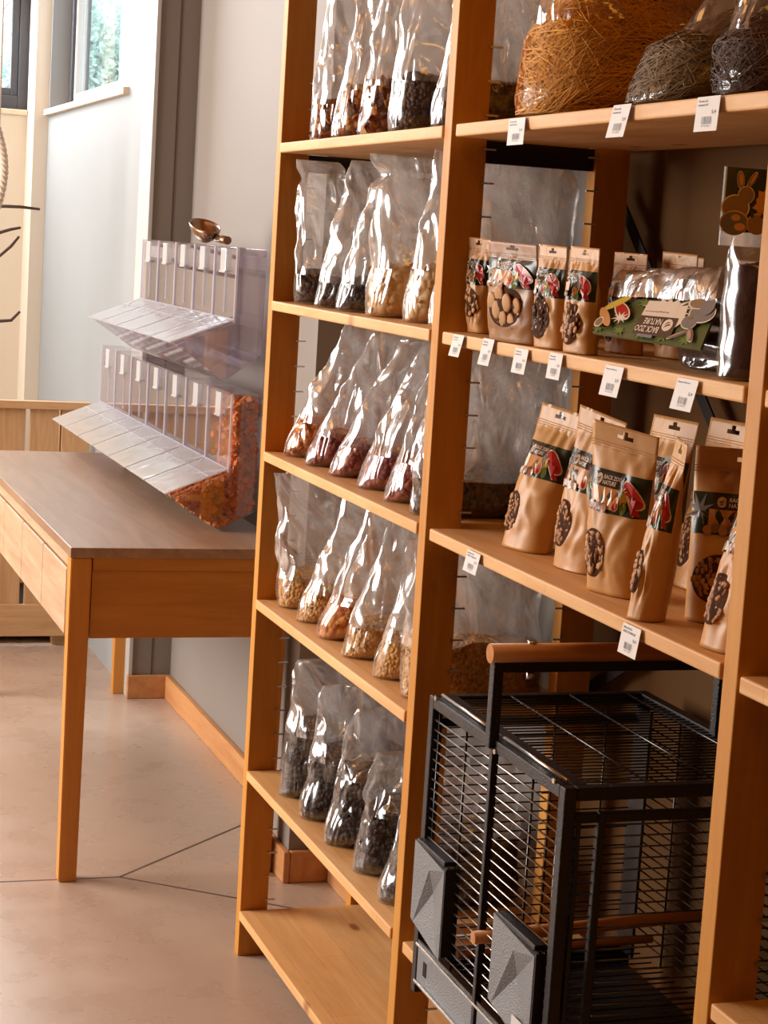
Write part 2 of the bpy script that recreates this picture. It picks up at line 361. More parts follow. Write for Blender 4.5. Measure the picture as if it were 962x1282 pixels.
# ------------------------------------------------------------ trees outside
def tree(x, y, h, r, label, seed):
    t = thing('tree', label, 'tree', (x, y, -3), 'trees outside the windows')
    b = B(); tube(b, [(x, y, -3), (x + .2, y, h * .4), (x, y, h * .8)], [.4, .3, .15]); obj('trunk', b, M['bark'], t)
    b = B(); rnd = random.Random(seed)
    for i in range(6000):
        d = Vector((rnd.gauss(0, 1), rnd.gauss(0, 1), rnd.gauss(0, 1))).normalized(); k = rnd.uniform(.25, 1) * (1 + .35 * noise.noise(d * 2.2 + Vector((seed, 0, 0))))
        p = Vector((x, y, h)) + Vector((d.x * r, d.y * r, d.z * r * 1.1)) * k; s = rnd.uniform(.10, .2)
        a = Vector((rnd.uniform(-1, 1), rnd.uniform(-1, 1), rnd.uniform(-1, 1))).normalized() * s; c = a.orthogonal().normalized() * s * .6
        b.faces.new([b.verts.new(p + a), b.verts.new(p + c), b.verts.new(p - a), b.verts.new(p - c)])
    obj('foliage', b, M['leaf'], t)['kind'] = 'stuff'
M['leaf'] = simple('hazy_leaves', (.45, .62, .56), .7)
p = OX(122, 85, 12.0); tree(p.x, p.y, p.z - .6, 3.0, 'leafy tree seen through the side window', 3)
p = OY(8, 118, 60.0); tree(p.x, p.y, p.z - 1.2, 3.0, 'leafy tree low behind the far window pane', 8)

# ------------------------------------------------------------ table
TX0, TX1, TY0, TY1, TZ = .703, 1.245, 4.05, 5.80, .740
t = thing('display_table', 'long brown wooden table with drawers carrying the clear dispensers', 'table', (TX0, TY0, 0))
b = B(); box(b, TX0, TX1 - .045 if 0 else 1.198, TY0, TY1, .718, TZ, bev=.0015); obj('tabletop', b, M['tbl_top'], t)
def leg(x, y, nm='leg'):
    bm = B(); k = .045; q = .039
    v0 = [(x, y), (x + q, y), (x + q, y + q), (x, y + q)] ; v1 = [(x, y), (x + k, y), (x + k, y + k), (x, y + k)]
    A = [bm.verts.new((*p, 0)) for p in v0]; Bv = [bm.verts.new((*p, .718)) for p in v1]
    bm.faces.new(A[::-1]); bm.faces.new(Bv)
    for i in range(4): bm.faces.new((A[i], A[(i + 1) % 4], Bv[(i + 1) % 4], Bv[i]))
    bmesh.ops.bevel(bm, geom=list(bm.edges), offset=.002, segments=2, affect='EDGES')
    obj(nm, bm, M['tbl_leg'], t)
for x in (TX0 + .002, 1.145):
    for y in (TY0 + .002, TY1 - .05): leg(x, y)
b = B(); box(b, TX0 + .05, 1.144, TY0 + .006, TY0 + .03, .690, .7178, bev=.001); obj('upper_rail', b, M['tbl_x'], t)
b = B(); box(b, TX0 + .05, 1.144, TY0 + .014, TY0 + .03, .540, .689, bev=.001); obj('apron', b, M['tbl_x'], t)
b = B(); box(b, TX0 + .05, 1.144, TY1 - .03, TY1 - .012, .540, .7178, bev=.001); obj('apron', b, M['tbl_x'], t)
b = B(); box(b, 1.17, 1.186, TY0 + .05, TY1 - .052, .540, .7178, bev=.001); obj('apron', b, M['tbl_y'], t)
b = B(); box(b, TX0 + .006, TX0 + .03, TY0 + .05, TY1 - .052, .690, .7178, bev=.001); obj('upper_rail', b, M['tbl_y'], t)
n = 5; y0 = TY0 + .052; dy = (TY1 - .054 - y0) / n
for i in range(n):
    b = B(); box(b, TX0 + .001, TX0 + .019, y0 + i * dy + .003, y0 + (i + 1) * dy - .003, .541, .686, bev=.003)
    box(b, TX0 + .0195, TX0 + .35, y0 + i * dy + .012, y0 + (i + 1) * dy - .012, .56, .67)
    obj('drawer', b, M['tbl_y'], t)

# ------------------------------------------------------------ slatted enclosure beyond the table
FY = 6.45
t = thing('slatted_enclosure', 'low wooden slatted enclosure standing beyond the table', 'enclosure', (.2, FY, 0))
b = B(); box(b, -1.2, 1.17, FY - .022, FY + .02, .806, .832, bev=.002); obj('top_rail', b, M['fence_x'], t)
b = B(); box(b, -1.2, 1.17, FY - .018, FY, .036, .145, bev=.002); obj('bottom_rail', b, M['fence_x'], t)
x = 1.169; i = 0
while x > -1.15:
    b = B(); box(b, x - .095, x, FY + .001, FY + .018, .04, .805, bev=.0015); obj('slat', b, M['fence_z'], t); x -= .1065 + (.004 if i % 3 else 0); i += 1
b = B()
for x in (-1.15, -.4, .4, 1.1): box(b, x - .03, x + .03, FY + .019, FY + .06, .0, .805)
obj('support_post', b, M['fence_z'], t)
b = B(); box(b, -1.15, 1.17, FY + .9, FY + .92, 0, .5); obj('back_panel', b, M['fence_x'], t)
b = B(); box(b, -1.15, 1.17, FY + .07, FY + .89, .03, .05); obj('base_tray', b, M['blackpl'], t)

# perch tree with rope at the left edge
t = thing('perch_tree', 'bare twigs of a bird perch tree at the left edge', 'perch', (.35, 6.2, 0))
b = B(); tube(b, [(.35, 6.2, 0), (.38, 6.2, .9), (.36, 6.2, 1.6), (.40, 6.2, 2.3)], [.03, .026, .02, .012]); tube(b, [(.2, 6.2, .012), (.5, 6.2, .012)], .012); tube(b, [(.35, 6.05, .012), (.35, 6.35, .012)], .012); obj('trunk', b, M['bark'], t)
for z0, pts in ((1.2, [(0, 402), (14, 401), (25, 390)]), (1.25, [(0, 320), (14, 308), (24, 296)]), (1.3, [(0, 291), (14, 287), (26, 285)]), (1.42, [(0, 258), (26, 259), (50, 262)])):
    q = [OY(*p, 6.2) for p in pts]; b = B(); tube(b, [Vector((.37, 6.2, z0))] + q, [.009, .0055, .005, .0038]); obj('twig', b, M['bark'], t)
b = B(); q = [OY(14, 0, 6.2), OY(0, 17, 6.2)]; d = (q[1] - q[0]); tube(b, [q[0] - d * 6, q[1], Vector((.385, 6.2, 1.8))], .0015, 5); obj('wire', b, M['bark'], t)
b = B()
for k in range(3):
    pts = []
    for i in range(61):
        s = i / 60; c = OY(-1, 160 + 100 * s, 6.15); off = .022 * sin(pi * s) - .006
        a = s * 30 + k * 2 * pi / 3
        pts.append(Vector((c.x + off + .0065 * cos(a), 6.15 + .0065 * sin(a), c.z)))
    tube(b, pts, .0068, 6)
tube(b, [OY(-1, 161, 6.15), Vector((OY(-1, 161, 6.15).x, 6.15, 3.099))], .003, 6)
tag(obj('rope_perch', b, M['rope']), 'thick twisted pale rope hanging at the left edge', 'rope')

# ------------------------------------------------------------ shelving
XS = .984; XB = 1.270
ZS = [1.595, 1.300, 1.012, .723, .381, .095]
shelf = thing('pine_shelving', 'tall pine shelving unit of open bays along the wall', 'shelving', (XS, 2.6, 0))
pinmesh = B(); box(pinmesh, -.010, .010, -.0015, .0015, -.0013, .0013); pm = bpy.data.meshes.new('shelf_pin'); pinmesh.to_mesh(pm); pinmesh.free(); pm.materials.append(M['pin'])
TOP = 2.26
for i, (y, zlo) in enumerate(((3.566, .0), (2.652, .0), (1.710, .0), (.80, .0))):
    b = B(); box(b, XS, XS + .056, y, y + .030, 0, TOP, bev=.0015); obj('upright_post', b, M['post'], shelf)
    b = B(); box(b, XB - .056, XB, y, y + .030, 0, TOP, bev=.0015); obj('upright_post', b, M['post'], shelf)
    for z in (.03, 1.545, 2.2):
        b = B(); box(b, XS + .0565, XB - .0565, y + .006, y + .024, z, z + .032); obj('cross_rail', b, M['blackpl'] if z == 1.545 else M['post'], shelf)
    if i < 3:
        for k in range(34):
            z = .115 + k * .0483
            if any(abs(z - s) < .012 for s in ZS) or z < .1: continue
            for xp in (XS + .0575, XB - .0575):
                if xp > 1.1 and i == 0: continue
                o = bpy.data.objects.new('shelf_pin', pm); COL.objects.link(o); o.parent = shelf; o.location = Vector((xp + (0.002 if xp < 1.1 else -.002), y - .0018, z)) - shelf.location
def board(y0, y1, z, name='shelf_board'):
    b = B(); box(b, XS - .003, XB - .002, y0, y1, z - .018, z, bev=.0025); return obj(name, b, M['board'], shelf)
for z in ZS: board(2.684, 3.5645, z)
for z in (1.595, 1.300, 1.012, .381): board(1.742, 2.646 - .018, z)
for z in (1.595, 1.300, 1.008, .660, .36): board(.832, 1.700, z)
b = B(); sqbar(b, (1.283, 2.72, 1.521), (1.283, 1.70, .63), .02, .003, up=(1, 0, 0)); sqbar(b, (1.287, 2.80, .690), (1.287, 1.70, 1.30), .02, .003, up=(1, 0, 0)); obj('cross_brace', b, M['blackpl'], shelf)
for y, z in ((2.57, 1.583), (2.30, 1.583)): pass

# ------------------------------------------------------------ clear bags
def rid(v): return 1 - abs(noise.noise(v)) * 2.2
def make_bag(label, x0, x1, yc, th, z0, h, tx0, tx1, ty=0.0, fill=.07, cmat='dark', seed=0, group=None, mat='bag', neck=None, cat='bag', lump=.006, flakes=None, name='clear_bag', crease=1.0, shape=None):
    t = thing(name, label, cat, ((x0 + x1) / 2, yc, z0), group)
    sv = Vector((seed * 3.7, seed * 1.3, seed * 7.1))
    def surf(a, v, sc=1.0, wr=1.0):
        # a: angle, v: 0..1 height
        hw = (x1 - x0) / 2; tw = (tx1 - tx0) / 2; e = v ** 1.15
        cx = (x0 + x1) / 2 * (1 - e) + (tx0 + tx1) / 2 * e; w = hw * (1 - e) + tw * e
        f = fill / h
        prof = min(1, .62 + .38 * min(1, v / .07)); tail = 1 if v < f else max(.0, 1 - ((v - f) / (1 - f))) ** 1.1
        d = th / 2 * prof * (.06 + .94 * tail)
        if neck:
            nf = math.exp(-((v - neck) / .05) ** 2); w *= 1 - .22 * nf; d = max(d, .006)
            if v > neck: w *= 1 + .18 * (v - neck) / (1 - neck); d *= 1.6
        ex = .75 if v < .3 else .85
        ca, sa = cos(a), sin(a)
        px = math.copysign(abs(ca) ** ex, ca) * w * sc; py = math.copysign(abs(sa) ** .9, sa) * d * sc
        # creases
        q = Vector((px * 13 + v * h * 5, py * 8 + (3 if sa > 0 else 0), v * h * 5)) + sv
        q2 = Vector((px * 30 + v * 5, py * 18, v * h * 16)) + sv * 2
        am = (.004 + .019 * min(1, max(0, (v - f * .6)) / .3)) * wr * crease
        wv = (rid(q) - .5) * am + (rid(q2) - .5) * am * .45
        py += wv * (1 if abs(sa) > .02 else 0) * (1 if sa > 0 else -1) * min(1, abs(sa) * 2); px += wv * .35
        px += .006 * wr * noise.noise(Vector((3, v * 5, seed))) * (1 if ca > 0 else -1)
        cy = yc + ty * e + .010 * noise.noise(Vector((px * 6, v * 3, seed + 9))) * e * wr
        return Vector((cx + px, cy + py, z0 + v * h + (.004 * noise.noise(q * .7) * min(1, v * 5)) * wr + .0015))
    nu, nv = 84, 46
    b = B(); rings = []
    for j in range(nv + 1):
        v = j / nv; rings.append([b.verts.new(surf(2 * pi * i / nu, v)) for i in range(nu)])
    for A, Bq in zip(rings, rings[1:]):
        for i in range(nu):
            f = b.faces.new((A[i], A[(i + 1) % nu], Bq[(i + 1) % nu], Bq[i])); f.smooth = True
    b.faces.new(rings[0][::-1]); b.faces.new(rings[-1])
    for f in b.faces:
        if f.calc_center_median().z < z0 + fill * .92: f.material_index = 1
    obj('bag_film', b, [M[mat], M['bagdark' if mat == 'bagdark' else 'bagfoot']], t)
    if fill > 0.012:
        b = B(); rings = []; nu2, nv2 = 60, 12
        for j in range(nv2 + 1):
            v = j / nv2 * fill / h; row = []
            for i in range(nu2):
                p = surf(2 * pi * i / nu2, v, .955, .6); p.z = max(p.z, z0 + .003)
                if j > nv2 * .5: p.z += (j / nv2 - .5) * 2 * .012 * noise.noise(Vector((p.x * 20, p.y * 20, seed)))
                p += Vector((noise.noise(p * 120 + sv), noise.noise(p * 120 - sv), 0)) * .0022
                row.append(b.verts.new(p))
            rings.append(row)
        c = Vector((0, 0, 0))
        for vtx in rings[-1]: c += vtx.co
        c /= nu2; last = rings[-1]
        for k in (.8, .6, .4, .2):
            row = []
            for vtx in rings[nv2]:
                p = c.lerp(vtx.co, k); p.z += lump * (noise.noise(p * 45 + sv) * 1.2 + .9 * (1 - k)); row.append(b.verts.new(p))
            rings.append(row)
        for A, Bq in zip(rings, rings[1:]):
            for i in range(nu2):
                f = b.faces.new((A[i], A[(i + 1) % nu2], Bq[(i + 1) % nu2], Bq[i])); f.smooth = True
        cv = b.verts.new(c + Vector((0, 0, lump))); L = rings[-1]
        for i in range(nu2): b.faces.new((L[i], L[(i + 1) % nu2], cv))
        b.faces.new(rings[0][::-1])
        o = obj('contents', b, M[cmat], t); o['kind'] = 'stuff'
        if flakes:
            fm, n, s = flakes; b = B(); rnd = random.Random(seed * 77 + 5)
            for i in range(n):
                a = rnd.uniform(0, 2 * pi); v = rnd.uniform(.05, 1) * fill / h
                p = surf(a, v, rnd.uniform(.90, .97), .35)
                d = Vector((rnd.gauss(0, 1), rnd.gauss(0, .5), rnd.gauss(0, .8))).normalized(); e2 = d.cross(Vector((0, 1, 0)) if rnd.random() < .7 else Vector((1, 0, 0))).normalized()
                if isinstance(s, tuple): la, lb = s
                else: la = s * rnd.uniform(.5, 1); lb = la * rnd.uniform(.5, .9)
                d *= la; e2 *= lb; nn = d.cross(e2).normalized() * lb * .3
                vs = [b.verts.new(Vector(((p + q).x, (p + q).y, max((p + q).z, z0 + .002)))) for q in (d, e2 + nn, -d, -e2 + nn)]; b.faces.new(vs)
            obj('loose_pieces', b, M[fm], t)['kind'] = 'stuff'
    return t
ORD = ['rearmost', 'second rearmost', 'third from the rear', 'fourth from the rear', 'fifth from the rear', 'nearest']
rowname = {0: 'top visible shelf', 1: 'second shelf', 2: 'third shelf', 3: 'fourth shelf', 4: 'fifth shelf'}
rows = [
 # (z idx, [ (x0,x1,yc,th, h, tx0,tx1,ty, fill, mat, flakes) ...])
 (0, [(1.000, 1.235, 3.43, .125, .33, 1.02, 1.20, .0, .075, 'flakes', ('flakes', 260, .010), 'brown and orange flakes'),
      (.998, 1.235, 3.285, .125, .34, 1.05, 1.22, .0, .09, 'flakes', ('flakes', 260, .010), 'orange dried flakes'),
      (.998, 1.235, 3.14, .125, .34, 1.04, 1.20, .0, .095, 'flakes', ('orange', 240, .011), 'orange dried petals'),
      (.998, 1.24, 2.975, .15, .34, 1.02, 1.23, .0, .088, 'dark', ('dark', 300, .004), 'dark brown pellets'),
      (1.000, 1.24, 2.78, .14, .34, 1.05, 1.23, .0, .07, 'dark', ('flakes', 120, .008), 'dark dried herbs')], 'bag'),
 (1, [(1.005, 1.225, 3.49, .115, .262, 1.00, 1.07, .0, .06, 'dark', ('dark', 160, .007), 'dark brown seeds'),
      (1.002, 1.23, 3.35, .115, .262, 1.055, 1.21, .0, .05, 'dark', ('black', 160, .006), 'dark leaves, leaning'),
      (1.002, 1.235, 3.215, .125, .268, 1.06, 1.20, .0, .055, 'black', ('black', 160, .007), 'blackish leaves'),
      (1.002, 1.235, 3.05, .14, .262, 1.01, 1.18, .0, .085, 'pale', ('pale', 200, .009), 'pale yellow slices'),
      (1.012, 1.235, 2.89, .12, .268, 1.05, 1.2, .0, .09, 'pale', ('pale', 160, .009), 'cream coloured slices'),
      (1.010, 1.24, 2.765, .11, .262, 1.04, 1.235, .0, .04, 'pale', ('pale', 100, .009), 'pale slices')], 'bag'),
 (2, [(1.004, 1.235, 3.50, .125, .255, 1.10, 1.25, -.05, .07, 'orange', ('orange', 180, .010), 'orange dried fruit'),
      (1.004, 1.235, 3.36, .115, .25, 1.11, 1.25, -.05, .06, 'red', ('red', 140, .008), 'rosy dried fruit'),
      (1.006, 1.235, 3.215, .115, .245, 1.11, 1.25, -.04, .06, 'red', ('red', 140, .008), 'dark red dried fruit'),
      (1.008, 1.235, 3.06, .14, .245, 1.10, 1.25, -.03, .065, 'red', ('orange', 120, .006), 'red and orange berries'),
      (1.004, 1.24, 2.905, .12, .245, 1.08, 1.25, -.02, .07, 'red', ('flakes', 140, .006), 'brownish red berries'),
      (1.000, 1.24, 2.765, .11, .258, 1.02, 1.245, .0, .06, 'dark', ('dark', 100, .008), 'dark red hibiscus')], 'bag'),
 (3, [(1.006, 1.22, 3.49, .125, .25, .995, 1.12, .03, .06, 'corn', ('orange', 120, .007), 'yellow orange cubes'),
      (1.003, 1.235, 3.355, .125, .245, 1.08, 1.2, -.03, .06, 'corn', ('orange', 140, .007), 'orange slices, slanting'),
      (1.000, 1.235, 3.21, .13, .245, 1.08, 1.22, -.02, .07, 'orange', ('orange', 140, .007), 'bright orange slices'),
      (.998, 1.235, 3.06, .13, .25, 1.07, 1.23, -.02, .06, 'corn', ('pale', 140, .008), 'yellowish pieces'),
      (1.004, 1.24, 2.905, .13, .25, 1.07, 1.24, -.02, .065, 'corn', None, 'fine golden grain'),
      (1.004, 1.24, 2.77, .12, .25, 1.0, 1.21, .0, .09, 'corn', ('corn', 120, .008), 'golden flakes')], 'bag'),
 (4, [(1.000, 1.235, 3.395, .13, .25, 1.03, 1.14, .03, .13, 'black', ('black', 200, .007), 'blackish herbs, tall and upright'),
      (1.000, 1.235, 3.25, .13, .24, 1.04, 1.19, .02, .12, 'black', ('black', 200, .006), 'dark brown leaves'),
      (1.000, 1.235, 3.10, .13, .235, 1.05, 1.18, .02, .13, 'black', ('black', 200, .006), 'black dried berries'),
      (1.004, 1.235, 2.95, .13, .20, 1.04, 1.2, .0, .11, 'black', ('dark', 200, .006), 'dark prunes with gold shine'),
      (1.000, 1.24, 2.80, .135, .22, 1.06, 1.22, .0, .11, 'black', ('black', 200, .006), 'grey black herbs')], 'bagblue'),
]
sd = 1
for zi, lst, mt in rows:
    for k, (x0, x1, yc, th, h, tx0, tx1, ty, fill, cm, fk, desc) in enumerate(lst):
        pos = 'nearest' if k == len(lst) - 1 else ORD[k]
        make_bag(f'clear bag of {desc}, {pos} on the {rowname[zi]}', x0, x1, yc, th, ZS[zi], h, tx0, tx1, ty, fill, cm, sd, f'clear bags on the {rowname[zi]}', mt, neck=(.88 if zi == 1 and k in (0, 2, 3) else None), flakes=fk)
        sd += 1

# hay bags on the top shelf of the near bay
def fibre_bag(label, x0, x1, yc, th, h, tx0, tx1, fill, base, fib, n, seed, ln=.05, ty=0, taper=1.5, lean=0.0):
    t = make_bag(label, x0, x1, yc, th, 1.595, h, tx0, tx1, ty, fill * .62, base, seed, 'hay bags on the near top shelf', 'baghay', crease=.9, lump=.02, name='hay_bag')
    b = B(); rnd = random.Random(seed); cx = (x0 + x1) / 2
    for i in range(n):
        # fibres wrapped around the heap
        a = rnd.uniform(0, 2 * pi); v = rnd.random()
        rr = .965 + .09 * rnd.random()
        def P(a, v):
            k = (1 - max(0, v - .5) ** 1.3 * taper); w = (x1 - x0) / 2 * k * rr; d = th / 2 * k * rr * (.8 + .2 * min(1, v * 8))
            c, s = cos(a), sin(a)
            return Vector((cx + lean * v + math.copysign(abs(c) ** .75, c) * w, yc + math.copysign(abs(s) ** .8, s) * d, 1.599 + v * fill * 1.02))
        ang = rnd.gauss(.5, 1.0); L = rnd.uniform(.5, 1.2) * ln; da = cos(ang) * L / (th * .5); dv = sin(ang) * L / fill; cu = rnd.gauss(0, .3)
        pts = [P(a + da * s + cu * s * s * .4, min(1, max(.0, v + dv * s))) for s in (-.5, -.17, .17, .5)]
        wd = Vector((0, 0, 1)).cross(pts[2] - pts[1]); wd = Vector((rnd.gauss(0, 1), rnd.gauss(0, 1), rnd.gauss(0, 1))) if wd.length < 1e-6 else wd
        wd = (wd.normalized() * .3 + Vector((0, 0, .8))).normalized() * rnd.uniform(.00025, .0007)
        L1 = [b.verts.new(p + wd) for p in pts]; L2 = [b.verts.new(p - wd) for p in pts]
        for i2 in range(3): b.faces.new((L1[i2], L1[i2 + 1], L2[i2 + 1], L2[i2]))
    obj('hay_strands', b, M[fib], t)['kind'] = 'stuff'
    return t
hb = fibre_bag('large clear bag of golden straw hay on the near top shelf', .985, 1.235, 2.40, .20, .30, 1.02, 1.22, .235, 'bedhay' if 0 else 'haybase', 'hay', 2600, 101) if 'haybase' in M else None
M['haybase'] = simple('hay_core', (.42, .17, .03), .7, bump=1, bscale=60, var=.5)
M['haybase2'] = simple('dark_hay_core', (.06, .03, .012), .7, bump=1, bscale=60, var=.5)
hb = fibre_bag('large clear bag of golden straw hay on the near top shelf', .985, 1.235, 2.375, .23, .30, 1.03, 1.22, .195, 'haybase', 'hay', 12000, 101, ln=.07, lean=.02)
fibre_bag('slanting clear bag of greenish brown hay between two hay bags', .985, 1.22, 2.05, .19, .21, 1.12, 1.25, .125, 'haybase2', 'haydk', 4500, 102, ty=-.05, taper=2.0, lean=.05)
fibre_bag('clear bag of dark brown hay nearest the near upright, top shelf', .985, 1.22, 1.845, .15, .24, 1.02, 1.22, .10, 'haybase2', 'haybr', 3500, 103)
make_bag('clear bag of dark fibrous litter behind the straw hay, top shelf', 1.19, 1.262, 2.215, .07, 1.595, .30, 1.20, 1.26, 0, .22, 'bed', 104, None, 'baghay')

# ------------------------------------------------------------ printed artwork helpers
_txt = {}
def text2d(s):
    if s not in _txt:
        c = bpy.data.curves.new('t', 'FONT'); c.body = s; c.resolution_u = 2; c.offset = .018
        o = bpy.data.objects.new('t', c); COL.objects.link(o)
        dg = bpy.context.evaluated_depsgraph_get(); dg.update(); me = bpy.data.meshes.new_from_object(o.evaluated_get(dg))
        vs = [(v.co.x, v.co.y) for v in me.vertices]; fs = [tuple(p.vertices) for p in me.polygons]
        bpy.data.objects.remove(o); bpy.data.curves.remove(c); bpy.data.meshes.remove(me)
        x0 = min(v[0] for v in vs); x1 = max(v[0] for v in vs); y0 = min(v[1] for v in vs); y1 = max(v[1] for v in vs)
        _txt[s] = ([((x - x0) / (x1 - x0), (y - y0) / (y1 - y0)) for x, y in vs], fs)
    return _txt[s]
class Art:
    def __init__(self, surf, lift=.0006): self.b = B(); self.m = []; self.f = surf; self.k = 0; self.lift = lift
    def mi(self, m):
        if m not in self.m: self.m.append(m)
        return self.m.index(m)
    def poly(self, pts, m, smooth=False):
        self.k += 1; d = self.lift * (1 + .25 * self.k)
        i = self.mi(m); c = (sum(p[0] for p in pts) / len(pts), sum(p[1] for p in pts) / len(pts))
        vs = [self.b.verts.new(self.f(p[0], p[1], d)) for p in pts]; cv = self.b.verts.new(self.f(*c, d))
        for a in range(len(vs)): g = self.b.faces.new((vs[a], vs[(a + 1) % len(vs)], cv)); g.material_index = i
    def ell(self, cx, cy, rx, ry, m, rot=0, n=18):
        self.poly([(cx + rx * cos(2 * pi * k / n) * cos(rot) - ry * sin(2 * pi * k / n) * sin(rot), cy + rx * cos(2 * pi * k / n) * sin(rot) + ry * sin(2 * pi * k / n) * cos(rot)) for k in range(n)], m)
    def rect(self, x0, y0, x1, y1, m): self.poly([(x0, y0), ((x0 + x1) / 2, y0), (x1, y0), (x1, y1), ((x0 + x1) / 2, y1), (x0, y1)], m)
    def star(self, cx, cy, r0, r1, m, n=9, sx=1, seed=1, asp=1):
        rnd = random.Random(seed); self.poly([(cx + sx * (r1 * rnd.uniform(.7, 1) if k % 2 else r0) * cos(pi * k / n), cy + asp * (r1 * rnd.uniform(.7, 1) if k % 2 else r0) * sin(pi * k / n)) for k in range(2 * n)], m)
    def text(self, s, x0, y0, x1, y1, m):
        self.k += 1; d = self.lift * (1 + .25 * self.k); vs, fs = text2d(s); i = self.mi(m)
        V = [self.b.verts.new(self.f(x0 + x * (x1 - x0), y0 + y * (y1 - y0), d)) for x, y in vs]
        for f in fs:
            try: g = self.b.faces.new([V[q] for q in f]); g.material_index = i
            except ValueError: pass
    def done(self, name, parent):
        o = obj(name, self.b, [M[x] for x in self.m], parent); return o
def emblem(A, cx, cy, rx, ry, bgm):
    A.ell(cx, cy, rx, ry, 'labwht'); 
    A.poly([(cx - rx * .7, cy - ry * .05), (cx - rx * .1, cy + ry * .15), (cx + rx * .6, cy + ry * .55), (cx + rx * .15, cy + ry * .0), (cx - rx * .3, cy - ry * .2)], bgm)
    A.poly([(cx - rx * .55, cy - ry * .45), (cx, cy - ry * .3), (cx + rx * .6, cy + ry * .1), (cx + rx * .1, cy - ry * .5)], bgm)
def parrots(A, x0, y0, w, h):
    f = lambda x, y: (x0 + x * w, y0 + y * h)
    A.star(*f(.28, .62), .05 * w, .27 * w, 'labwht', 9, seed=4, asp=h / w * 1.2)
    A.ell(*f(.62, .60), .29 * w, .42 * h, 'labwht', .35); A.ell(*f(.62, .60), .26 * w, .385 * h, 'labred', .35)
    A.poly([f(.55, .45), f(.80, .5), f(.97, .02), f(.75, .05)], 'labred'); A.poly([f(.45, .5), f(.5, .5), f(.83, .02), f(.79, .02)], 'labwht')
    A.ell(*f(.22, .62), .10 * w, .13 * h, 'labgry'); A.ell(*f(.16, .28), .13 * w, .22 * h, 'laborange'); A.ell(*f(.14, .26), .08 * w, .16 * h, 'labred')
    A.ell(*f(.40, .40), .08 * w, .26 * h, 'labyel'); A.ell(*f(.42, .18), .10 * w, .2 * h, 'labgrn')

